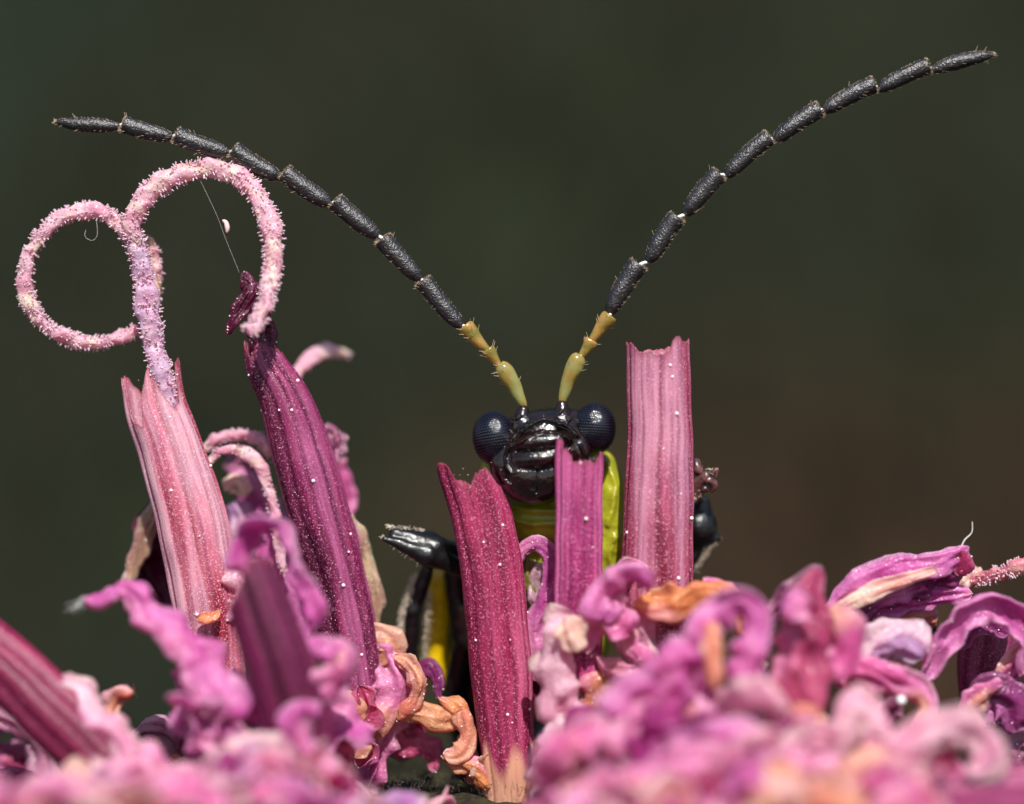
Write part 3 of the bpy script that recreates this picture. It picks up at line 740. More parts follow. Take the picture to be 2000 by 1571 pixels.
# --- B: dark magenta tube
f = floret(700, 1400, .2, 'tall dark magenta tube leaning left, with a torn purple tip, second from left')
tube('anther_tube', [(706, 1420, .3, 50), (690, 1300, .3, 56), (662, 1150, .3, 58), (626, 1010, .25, 60), (588, 880, .2, 58), (556, 780, .15, 50), (520, 715, .1, 40), (504, 660, .1, 28)],
     T_MAG, f, jag=[(-90, 0), (-40, 30), (0, 10), (40, 20), (90, 40), (180, 20)], g0=-30, gamp=.15, gw=.16, seed=11, grains=30)
style('style', [(545, 800, .1, 16), (522, 720, .0, 20), (505, 650, .0, 19), (496, 590, -.05, 18), (484, 545, 0, 9), (474, 532, 0, 3)], f, [(120, 52, 86), (96, 30, 62), (160, 92, 120)], 12, plen=.05)
petal('corolla_lobe', [(495, 560, -.1, 10), (478, 590, -.15, 15), (458, 620, -.2, 13), (443, 655, -.2, 6)], 'maroon', f, 70, (0, 30), ruffle=.05)
petal('corolla_lobe', [(512, 700, .0, 20), (509, 650, -.02, 25), (503, 610, -.04, 23), (491, 575, -.06, 16), (478, 548, -.06, 9), (473, 534, -.05, 4)], 'maroon', f, 90, ruffle=.06)
petal('corolla_lobe', [(505, 600, .0, 6), (515, 620, 0, 12), (524, 640, 0, 5)], 'maroon', f, 50, ruffle=.05)
style('style_branch', [(560, 742, 1.2, 15), (590, 718, 1.6, 16), (612, 695, 1.9, 15), (640, 684, 2.2, 15), (665, 690, 2.4, 13), (686, 698, 2.5, 8)], f, PALE_ST, 10, plen=.05)
petal('corolla_lobe', [(630, 830, .9, 10), (648, 840, .9, 22), (655, 870, .9, 16), (645, 905, .9, 10)], 'mauve', f, 60, ruffle=.2)
petal('corolla_lobe', [(640, 900, 1.9, 14), (668, 940, 2.0, 24), (676, 985, 2.0, 20), (668, 1020, 1.9, 12)], 'pink', f, 80, ruffle=.1)
petal('corolla_lobe', [(683, 1000, .6, 8), (706, 1060, .6, 14), (722, 1130, .6, 16), (728, 1190, .6, 20), (714, 1250, .5, 24)], 'beige', f, 100, ruffle=.05)
petal('corolla_lobe', [(700, 1250, .3, 20), (738, 1240, .2, 24), (758, 1268, .2, 22), (742, 1300, .2, 14)], 'peach', f, 90, ruffle=.18)
# --- C: blurred dark tube in front
f = floret(560, 1450, -2.6, 'short dark magenta tube, blurred, standing in front between the two tall left tubes')
tube('anther_tube', [(596, 1470, -2.9, 64), (556, 1330, -2.95, 68), (514, 1210, -3.0, 64), (470, 1095, -3.0, 56)],
     T_DARK, f, jag=[(-90, 90), (-60, 70), (-20, 40), (20, 0), (90, 10), (180, 30)], g0=-10, gamp=.14, seed=21, grains=0)
petal('corolla_lobe', [(500, 1150, -2.4, 14), (478, 1080, -2.5, 26), (505, 1030, -2.6, 30), (548, 1040, -2.6, 28), (568, 1095, -2.7, 20), (588, 1140, -2.8, 22), (610, 1175, -2.9, 28), (618, 1210, -2.9, 24), (596, 1245, -2.9, 20), (622, 1270, -2.9, 24), (660, 1290, -2.9, 30), (650, 1340, -2.8, 26), (622, 1385, -2.7, 20)], 'violet', f, 80, (0, 60, -40, 50), ruffle=.16)
petal('corolla_lobe', [(622, 1500, -3.4, 30), (592, 1460, -3.5, 30), (578, 1415, -3.6, 32), (596, 1384, -3.6, 34), (622, 1400, -3.6, 26)], 'violet', f, 110, ruffle=.1)
petal('corolla_lobe', [(610, 1345, -3.0, 20), (650, 1330, -3, 30), (680, 1300, -3, 30), (670, 1262, -2.9, 18)], 'pink', f, 90, (0, 70), ruffle=.16)
# --- D: lower left tube
f = floret(200, 1520, -2.2, 'dark magenta tube slanting in from the lower left edge, blurred')
tube('anther_tube', [(262, 1570, -2.4, 62), (190, 1480, -2.3, 64), (100, 1390, -2.2, 66), (0, 1295, -2.0, 66), (-120, 1200, -1.8, 64)],
     T_DARK2, f, jag=[(0, 0), (90, 20)], g0=-20, gamp=.13, gw=.2, seed=31, grains=5)
petal('corolla_lobe', [(300, 1540, -3, 40), (260, 1475, -2.9, 30), (215, 1420, -2.6, 24), (170, 1380, -2.4, 30), (150, 1345, -2.3, 34), (118, 1330, -2.2, 22)], 'pale', f, 70, (0, 30), ruffle=.1)
petal('corolla_lobe', [(205, 1420, -1.4, 14), (215, 1390, -1.4, 22), (232, 1362, -1.4, 24), (262, 1352, -1.4, 16)], 'peach', f, 60, ruffle=.14)
petal('corolla_lobe', [(130, 1590, -4.0, 46), (200, 1540, -4.0, 54), (280, 1500, -3.9, 50), (330, 1530, -3.8, 44)], 'pale', f, 120, ruffle=.16)
# --- far left corner
f = floret(30, 1560, .8, 'dusky rose floret curled in the bottom left corner behind the slanting tube')
petal('corolla_lobe', [(-30, 1400, 1.0, 30), (30, 1420, 1.0, 32), (68, 1465, 1.0, 32), (80, 1520, 1.0, 30), (50, 1560, 1.0, 26)], 'mauve', f, 80, ruffle=.12)
petal('corolla_lobe', [(-20, 1470, 1.6, 40), (20, 1500, 1.5, 44), (60, 1560, 1.5, 40)], 'rose', f, 80, ruffle=.12)
petal('corolla_lobe', [(-60, 1560, -.6, 40), (20, 1545, -.6, 34), (90, 1560, -.6, 40), (160, 1600, -.6, 30)], 'rose', f, 80, ruffle=.12)
# --- N: dark curled petal left behind A
f = floret(350, 1250, 1.3, 'dark purple hooded petal curling behind the pale left tube')
petal('corolla_lobe', [(380, 1185, 1.5, 26), (330, 1155, 1.5, 44), (296, 1100, 1.4, 46), (296, 1040, 1.3, 38), (316, 990, 1.3, 24), (345, 960, 1.3, 10)], 'maroon', f, -120, (0, 10), ruffle=.06)
petal('corolla_lobe', [(248, 1160, .9, 8), (262, 1100, .9, 15), (282, 1040, .9, 18), (308, 990, .9, 14), (340, 965, .9, 10)], 'beige', f, 60, ruffle=.05)
petal('corolla_lobe', [(262, 1160, 1.6, 10), (310, 1188, 1.6, 16), (370, 1190, 1.6, 16), (420, 1170, 1.6, 12)], 'mauve', f, 60, ruffle=.05)
# --- O: ribbon petal on the left
f = floret(430, 1450, -2.6, 'violet pink floret with a long ribbon petal reaching left below the pale tube')
petal('corolla_lobe', [(480, 1400, -2.9, 40), (420, 1340, -2.9, 44), (390, 1280, -2.8, 40), (335, 1228, -2.7, 34), (290, 1200, -2.5, 30), (262, 1160, -2.4, 30), (232, 1142, -2.3, 24), (200, 1168, -2.2, 22), (166, 1168, -2.1, 14)], 'violet', f, 75, (0, 35, 0, 60), ruffle=.10, streak=.2)
petal('corolla_lobe', [(345, 1330, -2.3, 24), (380, 1335, -2.4, 30), (440, 1345, -2.5, 34), (490, 1385, -2.6, 34), (530, 1420, -2.8, 28)], 'violet', f, 90, ruffle=.14)
petal('corolla_lobe', [(348, 1300, -2.0, 18), (360, 1345, -2.0, 22), (350, 1390, -2.0, 22), (370, 1425, -2.0, 26), (420, 1440, -2.2, 28)], 'pink', f, 90, ruffle=.16)
petal('corolla_lobe', [(332, 1430, -2.5, 24), (372, 1398, -2.5, 28), (420, 1412, -2.6, 30), (470, 1450, -2.7, 34), (520, 1500, -2.9, 34)], 'violet', f, 70, (0, 60), ruffle=.16)
petal('corolla_lobe', [(400, 1440, -1.7, 16), (450, 1415, -1.8, 20), (500, 1425, -1.9, 18)], 'peach', f, 60, ruffle=.12)
petal('corolla_lobe', [(360, 1470, -2.8, 30), (420, 1475, -2.8, 36), (480, 1520, -3, 40)], 'magenta', f, 90, ruffle=.12)
# in-focus mauve curl between
f = floret(330, 1520, -.2, 'small mauve crinkled petal curl with frosted rim, bottom left, in sharp focus')
petal('corolla_lobe', [(256, 1448, -.3, 16), (285, 1428, -.35, 24), (322, 1436, -.4, 32), (352, 1470, -.4, 34), (380, 1510, -.3, 26)], 'mauve', f, 110, ruffle=.12)
petal('corolla_lobe', [(310, 1500, -.6, 10), (335, 1498, -.6, 14), (358, 1484, -.6, 8)], 'orange', f, 80, ruffle=.1)
# --- M: curls between A and B
f = floret(520, 1250, .9, 'pink papery curls and frosted style arching between the two tall left tubes')
style('style_branch', [(398, 880, .8, 10), (420, 860, .8, 13), (460, 850, .8, 15), (505, 858, .8, 15), (535, 890, .8, 14)], f, PALE_ST, 60, plen=.06)
style('style_branch', [(404, 905, .5, 9), (428, 882, .5, 11), (462, 878, .5, 13), (495, 895, .5, 16), (520, 940, .5, 16), (536, 1000, .5, 15), (545, 1060, .5, 13), (556, 1130, .5, 12)], f, PALE_ST, 30, plen=.05)
petal('corolla_lobe', [(452, 930, 1.9, 22), (474, 900, 2.0, 26), (500, 915, 2.0, 22)], 'mauve', f, 80, ruffle=.1)
petal('corolla_lobe', [(560, 1080, 1.7, 34), (520, 1010, 1.7, 38), (485, 950, 1.7, 34), (450, 920, 1.7, 20)], 'violet', f, 90, (0, 30), ruffle=.12)
petal('corolla_lobe', [(470, 1100, 1.3, 34), (470, 1030, 1.3, 34), (455, 980, 1.3, 24)], 'lilac', f, 80, ruffle=.12)
petal('corolla_lobe', [(440, 960, 1.1, 14), (462, 945, 1.1, 20), (480, 970, 1.1, 12)], 'cream', f, 60, ruffle=.1)
petal('corolla_lobe', [(590, 1250, .9, 40), (560, 1170, .9, 40), (530, 1100, .9, 34), (520, 1040, .9, 20)], 'violet', f, 90, ruffle=.16)
# --- centre-left bottom, sharp
f = floret(740, 1520, .4, 'broad pink crinkled petal with orange rolled edge at the foot of the dark magenta tube')
petal('corolla_lobe', [(690, 1560, .2, 30), (722, 1500, .1, 34), (738, 1440, .0, 38), (762, 1380, 0, 46), (768, 1330, 0, 48), (740, 1285, .1, 36), (722, 1250, .2, 20)], 'pink', f, 75, (0, 20, -20), ruffle=.12, streak=.15)
petal('corolla_lobe', [(775, 1410, -.1, 14), (806, 1375, -.15, 18), (816, 1335, -.15, 18), (798, 1300, -.1, 14), (770, 1280, -.05, 10)], 'peach', f, 90, ruffle=.08)
petal('corolla_lobe', [(655, 1350, -.4, 24), (672, 1385, -.4, 32), (684, 1430, -.4, 32), (690, 1480, -.3, 20)], 'peach', f, 90, ruffle=.2, lumps=.14)
petal('corolla_lobe', [(700, 1340, -.3, 18), (716, 1390, -.3, 24), (706, 1450, -.2, 22), (700, 1500, -.2, 18)], 'rose', f, -70, ruffle=.12)
f = floret(800, 1500, .6, 'crimson petal with dangling lobes low beside the orange hooked petal')
petal('corolla_lobe', [(750, 1420, .6, 16), (782, 1450, .55, 28), (822, 1458, .5, 22), (848, 1480, .5, 16), (852, 1508, .5, 10)], 'rose', f, 60, ruffle=.12)
petal('corolla_lobe', [(770, 1430, .8, 16), (800, 1400, .8, 22), (830, 1430, .8, 20)], 'rose', f, 60, ruffle=.12)
f = floret(880, 1520, .3, 'orange and pink hooked petals curling left of the central crimson tube')
petal('corolla_lobe', [(778, 1400, .0, 8), (800, 1392, 0, 18), (836, 1400, -.05, 25), (872, 1414, -.1, 26), (898, 1398, -.1, 22), (884, 1374, -.05, 16), (856, 1362, 0, 8)], 'orange', f, 85, (0, 15), ruffle=.07, streak=.05)
petal('corolla_lobe', [(900, 1385, -.15, 14), (912, 1430, -.2, 22), (896, 1466, -.25, 24), (866, 1472, -.25, 16)], 'peach', f, 80, (0, 25), ruffle=.07, streak=.1)
petal('corolla_lobe', [(862, 1478, -.2, 8), (892, 1486, -.25, 18), (926, 1500, -.3, 22), (960, 1540, -.3, 26)], 'orange', f, 80, ruffle=.07, streak=.05)
petal('corolla_lobe', [(796, 1325, .5, 6), (812, 1305, .5, 10), (838, 1305, .45, 12), (852, 1330, .4, 11), (856, 1360, .35, 8), (876, 1378, .3, 6)], 'purple', f, 80, ruffle=.06)
# --- E central tube
f = floret(1000, 1560, -.2, 'upright crimson tube with a torn mouth, left of the insect face')
tube('anther_tube', [(996, 1560, -.1, 46), (993, 1480, -.15, 52), (985, 1380, -.15, 59), (974, 1250, -.2, 62), (962, 1120, -.2, 62), (942, 1010, -.2, 60), (918, 920, -.2, 62), (908, 885, -.2, 60)],
     T_CRIM, f, jag=[(-90, 10), (-60, 0), (-38, 10), (-25, 52), (-5, 64), (8, 40), (32, 32), (46, 70), (90, 118), (130, 100), (180, 60)], g0=-48, gamp=.09, gw=.12, seed=44, grains=24, peach=1.0)
petal('corolla_cup', [(1010, 1600, -.3, 70), (998, 1550, -.35, 66), (990, 1500, -.35, 58), (985, 1462, -.35, 42)], 'peach', f, 100, ruffle=.14, streak=.05)
petal('corolla_lobe', [(960, 1560, -.2, 20), (950, 1500, -.25, 18), (962, 1455, -.3, 8)], 'cream', f, 60, ruffle=.1)
petal('corolla_lobe', [(1070, 1570, -.2, 22), (1058, 1510, -.25, 20), (1048, 1470, -.3, 10)], 'peach', f, 60, ruffle=.14)
petal('corolla_lobe', [(905, 1430, .3, 10), (918, 1480, .2, 14), (935, 1530, .1, 16)], 'peach', f, 60, ruffle=.12)
# --- F
f = floret(1125, 1240, .1, 'purple pink split tube directly in front of the right half of the insect face')
tube('anther_tube', [(1130, 1330, -.7, 46), (1130, 1240, -.75, 48), (1130, 1130, -.8, 48), (1131, 1000, -.85, 47), (1131, 900, -.9, 47), (1131, 852, -.9, 46)],
     T_VIOLET, f, jag=[(-110, 40), (-85, 4), (-60, 0), (-45, 22), (-30, 18), (-18, 44), (10, 42), (40, 40), (60, 32), (90, 30), (180, 60)], g0=14, gamp=.12, gw=.10, seed=52, grains=12, depth=.6)
# --- G
f = floret(1285, 1320, -.4, 'tallest straight pink striped tube, right of the insect head')
tube('anther_tube', [(1296, 1400, -.4, 60), (1292, 1280, -.4, 64), (1284, 1140, -.4, 69), (1286, 1000, -.4, 68), (1288, 860, -.4, 65), (1286, 740, -.4, 63), (1284, 655, -.4, 62)],
     T_RIGHT, f, jag=[(-90, 12), (-55, 14), (-35, 36), (-20, 24), (-5, 38), (12, 32), (30, 6), (45, 0), (60, 16), (90, 8), (180, 26)], g0=-2, gamp=.08, gw=.10, seed=63, grains=34, depth=.7)
# --- pink loop between E and F
f = floret(1050, 1260, .1, 'violet pink looped petal with a green centre under the insect chin')
petal('corolla_lobe', [(1008, 1100, .0, 10), (1020, 1074, .0, 14), (1046, 1064, 0, 15), (1072, 1080, 0, 16), (1080, 1120, .05, 18), (1072, 1170, .1, 20), (1050, 1210, .1, 26), (1045, 1260, .1, 34), (1050, 1330, .1, 40)], 'violet', f, 60, (0, 20), ruffle=.05)
petal('corolla_lobe', [(1064, 1100, .25, 12), (1052, 1135, .3, 20), (1056, 1190, .3, 20)], 'mauve', f, 60, ruffle=.05)
PAL['greenish'] = [(160, 156, 92), (134, 130, 60), (206, 190, 140)]
petal('bud_scale', [(1024, 1090, .45, 12), (1030, 1120, .4, 22), (1042, 1150, .4, 16), (1052, 1172, .4, 6)], 'greenish', f, 90, ruffle=.08)
petal('corolla_lobe', [(1050, 1380, .3, 36), (1058, 1320, .3, 36), (1052, 1250, .3, 30), (1040, 1200, .3, 20)], 'purple', f, 70, ruffle=.1)
# --- pale column
f = floret(1110, 1560, -1.6, 'pale cream pink bulging petal column right of the central crimson tube')
petal('corolla_lobe', [(1120, 1440, -1.5, 40), (1092, 1370, -1.5, 44), (1086, 1300, -1.5, 46), (1096, 1235, -1.5, 46), (1122, 1200, -1.5, 36)], 'pale', f, 105, ruffle=.12, lumps=.12, streak=.1)
petal('corolla_lobe', [(1128, 1275, -1.8, 22), (1120, 1235, -1.85, 30), (1108, 1205, -1.8, 26)], 'cream', f, 90, ruffle=.08, streak=0)
petal('corolla_lobe', [(1100, 1600, -1.7, 60), (1092, 1520, -1.7, 52), (1088, 1450, -1.6, 44), (1100, 1390, -1.6, 36)], 'pale', f, 100, ruffle=.16)
petal('corolla_lobe', [(1040, 1600, -.8, 30), (1062, 1520, -.8, 26), (1070, 1440, -.8, 24)], 'peach', f, 80, ruffle=.14)
petal('corolla_lobe', [(1130, 1560, -2.2, 44), (1124, 1490, -2.2, 40), (1140, 1430, -2.2, 36), (1180, 1400, -2.2, 26)], 'magenta', f, 100, ruffle=.16)
# --- ring
f = floret(1200, 1440, -1.2, 'glossy pink ring shaped curl between the purple tube and the tall striped tube')
petal('corolla_lobe', [(1142, 1275, -1.2, 18), (1146, 1242, -1.25, 20), (1180, 1226, -1.3, 20), (1216, 1236, -1.3, 22), (1232, 1270, -1.3, 22), (1262, 1300, -1.25, 20), (1226, 1314, -1.2, 20), (1180, 1300, -1.2, 20), (1160, 1276, -1.1, 14)], 'pink', f, 80, ruffle=.1, streak=.1)
petal('corolla_lobe', [(1256, 1320, -1.0, 22), (1266, 1270, -1.1, 26), (1246, 1225, -1.1, 26), (1226, 1190, -1.2, 24)], 'pale', f, 90, ruffle=.14)
petal('corolla_lobe', [(1150, 1400, -1.0, 24), (1166, 1340, -1.0, 24), (1186, 1310, -1.0, 20)], 'orange', f, 80, ruffle=.12)
petal('corolla_lobe', [(1180, 1390, -.9, 20), (1206, 1350, -.9, 24), (1200, 1322, -.9, 16)], 'orange', f, 80, ruffle=.12)
f = floret(1220, 1240, -1.8, 'violet pink crumpled petal tuft at the foot of the tall striped tube')
petal('corolla_lobe', [(1180, 1215, -1.7, 30), (1178, 1178, -1.75, 34), (1205, 1145, -1.8, 36), (1245, 1130, -1.9, 32), (1272, 1150, -1.9, 26)], 'violet', f, 90, (0, 40), ruffle=.18, streak=.3)
petal('corolla_lobe', [(1230, 1240, -1.6, 26), (1206, 1205, -1.6, 30), (1190, 1165, -1.6, 24)], 'pink', f, 70, ruffle=.16)
petal('corolla_lobe', [(1262, 1120, -1.0, 6), (1244, 1105, -1.0, 13), (1214, 1120, -1.0, 15), (1196, 1150, -1.0, 12)], 'pink', f, 70, ruffle=.12)
# --- orange petal
f = floret(1340, 1240, -1.5, 'orange crinkled petal arched across the foot of the tall striped tube')
petal('corolla_lobe', [(1238, 1176, -1.4, 22), (1266, 1184, -1.5, 33), (1300, 1182, -1.5, 33), (1338, 1172, -1.5, 30), (1372, 1158, -1.5, 26), (1412, 1162, -1.45, 26), (1446, 1190, -1.4, 24), (1470, 1240, -1.3, 24)], 'orange', f, 70, (0, 0, 10), ruffle=.10, streak=.0)
petal('corolla_lobe', [(1370, 1150, -1.2, 12), (1400, 1148, -1.2, 16), (1434, 1164, -1.2, 14)], 'rose', f, 60, ruffle=.08)
# --- violet mass right of centre, blurred
f = floret(1420, 1480, -3.4, 'large blurred violet floret with an orange stripe, front right of centre')
petal('corolla_lobe', [(1370, 1360, -3.4, 34), (1376, 1280, -3.4, 32), (1390, 1210, -3.3, 34), (1440, 1185, -3.3, 34), (1475, 1215, -3.4, 32), (1466, 1280, -3.5, 30), (1440, 1345, -3.6, 34)], 'violet', f, 85, (0, 30, -10), ruffle=.14)
petal('corolla_lobe', [(1392, 1215, -3.4, 14), (1388, 1255, -3.7, 18), (1390, 1300, -3.75, 16), (1396, 1345, -3.7, 10)], 'peach', f, 60, ruffle=.08, streak=0)
petal('corolla_lobe', [(1290, 1420, -3.6, 50), (1296, 1350, -3.6, 50), (1330, 1290, -3.6, 44), (1376, 1270, -3.6, 30)], 'violet', f, 100, ruffle=.18)
petal('corolla_lobe', [(1460, 1440, -3.9, 44), (1466, 1380, -3.9, 40), (1488, 1320, -3.8, 34)], 'pale', f, 90, ruffle=.16)
petal('corolla_lobe', [(1330, 1480, -4.1, 44), (1380, 1430, -4.1, 46), (1420, 1400, -4.1, 36)], 'magenta', f, -80, (0, 50), ruffle=.18)
f = floret(1260, 1500, -4.0, 'blurred violet crumpled floret at the bottom, right of the pale petal column')
petal('corolla_lobe', [(1210, 1500, -4.0, 50), (1216, 1430, -4, 50), (1240, 1370, -4, 46), (1290, 1340, -3.9, 36)], 'violet', f, 100, (0, 40), ruffle=.2)
petal('corolla_lobe', [(1280, 1540, -4.4, 40), (1250, 1470, -4.4, 40), (1276, 1410, -4.4, 40), (1330, 1400, -4.3, 30)], 'magenta', f, 80, (0, -60), ruffle=.2)
petal('corolla_lobe', [(1200, 1560, -4.8, 40), (1290, 1520, -4.9, 50), (1370, 1500, -4.9, 46), (1420, 1530, -4.8, 30)], 'pink', f, 110, ruffle=.16)
# --- H
f = floret(1570, 1460, -3.0, 'tall pointed rose pink petal, blurred, standing right of the orange petal')
petal('corolla_lobe', [(1572, 1430, -3.2, 50), (1566, 1350, -3.2, 56), (1574, 1270, -3.1, 60), (1580, 1200, -3.0, 48), (1586, 1150, -2.8, 28), (1604, 1112, -2.6, 12)], 'rose', f, 85, (0, 10), ruffle=.08, streak=.5)
petal('corolla_lobe', [(1632, 1330, -2.7, 30), (1655, 1270, -2.7, 34), (1642, 1215, -2.8, 34), (1610, 1185, -2.8, 20)], 'pink', f, 80, (0, 20), ruffle=.1)
petal('corolla_lobe', [(1492, 1310, -1.4, 10), (1480, 1270, -1.4, 18), (1498, 1220, -1.5, 24), (1530, 1175, -1.6, 24), (1570, 1140, -1.7, 22), (1606, 1106, -1.8, 12)], 'mauve', f, 70, (0, 40), ruffle=.12)
petal('corolla_lobe', [(1540, 1210, -3.4, 24), (1556, 1180, -3.4, 32), (1580, 1165, -3.4, 26)], 'violet', f, 70, ruffle=.12)
# --- arch petals right
f = floret(1720, 1320, -.6, 'long arching purple petal with a cream folded edge and a pointed tip, upper right')
petal('corolla_lobe', [(1610, 1210, -.9, 12), (1650, 1172, -.9, 26), (1705, 1138, -.9, 34), (1762, 1115, -.8, 32), (1820, 1104, -.7, 22), (1868, 1088, -.6, 20), (1890, 1066, -.6, 6)], 'violet', f, 60, (-10, 10), ruffle=.06, streak=.1)
petal('corolla_lobe', [(1622, 1196, -1.0, 6), (1670, 1172, -1.1, 13), (1720, 1150, -1.1, 16), (1775, 1132, -1.0, 11), (1830, 1112, -.9, 6)], 'cream', f, 50, ruffle=.04, streak=.1)
petal('corolla_lobe', [(1640, 1222, -.7, 16), (1700, 1186, -.7, 26), (1765, 1154, -.6, 26), (1830, 1132, -.5, 24), (1880, 1128, -.4, 14)], 'purple', f, 80, (0, 20), ruffle=.10)
petal('corolla_lobe', [(1876, 1125, -.5, 10), (1884, 1100, -.6, 16), (1884, 1075, -.6, 8)], 'rose', f, 70, ruffle=.06)
petal('corolla_lobe', [(1700, 1200, -.3, 12), (1760, 1180, -.3, 18), (1830, 1166, -.3, 18), (1900, 1160, -.3, 12)], 'violet', f, 60, ruffle=.08)
petal('corolla_lobe', [(1700, 1225, .1, 20), (1760, 1210, .1, 28), (1830, 1200, .1, 24)], 'peach', f, 60, ruffle=.14)
petal('corolla_lobe', [(1690, 1250, .4, 22), (1760, 1230, .4, 28), (1830, 1230, .4, 24)], 'maroon', f, 60, ruffle=.1)
V, F, *_ = rod([(1876, 1072, -.6, 1.6), (1884, 1055, -.6, 1.4), (1898, 1040, -.6, 1.2), (1899, 1018, -.6, .8)], 6, 24)
g = MB(); g.add(V, F); tag(g.build('silk_thread', M_SILK), 'short white hair standing on the pointed petal tip at upper right', 'thread')
# --- lavender & pinks
f = floret(1740, 1450, -1.6, 'lavender and pink smooth petals with a bright drop, below the arching petal')
petal('corolla_lobe', [(1690, 1300, -1.5, 28), (1716, 1262, -1.5, 38), (1760, 1250, -1.4, 42), (1806, 1280, -1.3, 34)], 'lilac', f, 85, (0, 20), ruffle=.1, streak=.1)
petal('corolla_lobe', [(1660, 1310, -1.8, 28), (1710, 1318, -1.9, 32), (1756, 1340, -1.9, 34), (1796, 1350, -1.8, 26), (1810, 1388, -1.8, 18), (1788, 1430, -1.8, 12)], 'pink', f, 80, (0, 20, 40), ruffle=.06, streak=.1)
petal('corolla_lobe', [(1640, 1350, -1.5, 26), (1668, 1320, -1.5, 30), (1706, 1300, -1.5, 26)], 'rose', f, -60, ruffle=.12)
petal('corolla_lobe', [(1720, 1420, -1.6, 20), (1735, 1380, -1.7, 26), (1760, 1360, -1.8, 22)], 'mauve', f, 80, ruffle=.12)
g = MB(); add_ball(g, P(1760, 1368, -2.3), .085, 2); M_DROP = m_simple('clear_drop', (255, 255, 255), .08, 1.0, sss=.0)
g.build('nectar_drop', M_DROP, f)
# --- hood
f = floret(1930, 1400, -.6, 'hooded purple petal with pale rim arching over a dark maroon throat, right edge')
petal('corolla_lobe', [(1800, 1330, -1.0, 12), (1826, 1286, -1.05, 26), (1850, 1234, -1.1, 34), (1890, 1190, -1.1, 36), (1940, 1176, -1.1, 34), (1984, 1205, -1.0, 34), (2006, 1260, -.9, 30), (1990, 1320, -.9, 20)], 'violet', f, -110, (25, 20, -10), ruffle=.05, streak=.35)
petal('corolla_lobe', [(1850, 1262, -.6, 30), (1888, 1216, -.5, 36), (1936, 1206, -.4, 36), (1976, 1236, -.4, 34)], 'purple', f, -80, ruffle=.06)
tube('throat', [(1930, 1420, .5, 42), (1922, 1340, .5, 52), (1930, 1262, .5, 56), (1950, 1210, .5, 46)], T_MAG, f, jag=[(0, 30), (60, 0), (180, 40)], g0=-20, gamp=.2, seed=71, grains=0, nu=60)
petal('corolla_lobe', [(1940, 1340, -.6, 16), (1972, 1310, -.7, 22), (2010, 1260, -.7, 24)], 'pink', f, 80, ruffle=.08)
f = floret(1950, 1500, -.7, 'lumpy dark violet petal knot at the right edge below the hooded petal')
petal('corolla_lobe', [(1886, 1440, -.8, 26), (1908, 1396, -.9, 36), (1936, 1362, -.9, 40), (1976, 1372, -.9, 40), (2010, 1420, -.9, 34)], 'purple', f, 95, (0, 20), ruffle=.14, lumps=.14)
petal('corolla_lobe', [(1880, 1420, -1.0, 18), (1896, 1384, -1.1, 24), (1930, 1350, -1.1, 20), (1960, 1340, -1.1, 14)], 'pink', f, 80, ruffle=.12)
petal('corolla_lobe', [(1930, 1480, -.5, 30), (1980, 1450, -.5, 36), (2030, 1440, -.5, 30)], 'mauve', f, 80, ruffle=.14)
petal('corolla_lobe', [(1950, 1500, -.3, 20), (1990, 1490, -.3, 24), (2040, 1500, -.3, 20)], 'orange', f, 80, ruffle=.14)
# --- K hairy style right
f = floret(1930, 1250, .4, 'short hairy pink style poking out at the right edge above the hooded petal')
style('style_branch', [(1880, 1150, .3, 12), (1900, 1134, .2, 16), (1935, 1126, .1, 18), (1975, 1112, .0, 18), (2030, 1098, 0, 17)], f, [(222, 150, 160), (210, 120, 134), (232, 190, 170)], 80, plen=.09)
petal('corolla_lobe', [(1874, 1145, .2, 12), (1892, 1126, .2, 16), (1915, 1108, .2, 10)], 'cream', f, 80, ruffle=.12)
# --- bottom right arch & tube I
f = floret(1860, 1560, -4.6, 'pale pink smooth arching petal in the bottom right foreground, blurred')
petal('corolla_lobe', [(1750, 1540, -4.6, 40), (1772, 1470, -4.6, 40), (1822, 1428, -4.6, 38), (1880, 1418, -4.6, 36), (1926, 1446, -4.6, 34), (1924, 1490, -4.6, 30), (1890, 1514, -4.6, 22)], 'pale', f, 80, (0, 20), ruffle=.08, streak=.05)
petal('corolla_lobe', [(1800, 1540, -4.2, 26), (1830, 1490, -4.2, 30), (1870, 1480, -4.2, 26)], 'rose', f, -60, ruffle=.1)
f = floret(1800, 1640, -4.4, 'blurred magenta tube lying across the bottom right corner')
tube('anther_tube', [(1700, 1590, -4.2, 46), (1800, 1560, -4.2, 52), (1900, 1550, -4.2, 52), (2020, 1540, -4.2, 50), (2120, 1530, -4.2, 48)], T_VIOLET, f, g0=10, seed=81, grains=0, nu=60)
f = floret(1690, 1560, -4.2, 'pale pink knobby blurred petals at the bottom between the rose petal and the arch')
petal('corolla_lobe', [(1640, 1480, -4.1, 34), (1644, 1420, -4.1, 34), (1672, 1384, -4.1, 34), (1706, 1400, -4.1, 30), (1722, 1450, -4.1, 26)], 'pale', f, 90, ruffle=.12, streak=.05)
petal('corolla_lobe', [(1550, 1560, -4.6, 40), (1556, 1480, -4.6, 40), (1590, 1440, -4.6, 36), (1640, 1450, -4.6, 30)], 'pale', f, 90, (0, 30), ruffle=.14)
petal('corolla_lobe', [(1640, 1590, -5, 44), (1664, 1520, -5, 46), (1710, 1490, -5, 40), (1750, 1520, -5, 30)], 'cream', f, 100, ruffle=.14)
petal('corolla_lobe', [(1520, 1470, -3.4, 30), (1560, 1410, -3.4, 30), (1610, 1400, -3.4, 26)], 'peach', f, 70, ruffle=.12)
f = floret(1480, 1600, -5.0, 'pale pink and orange blurred petals at the bottom edge, right of centre')
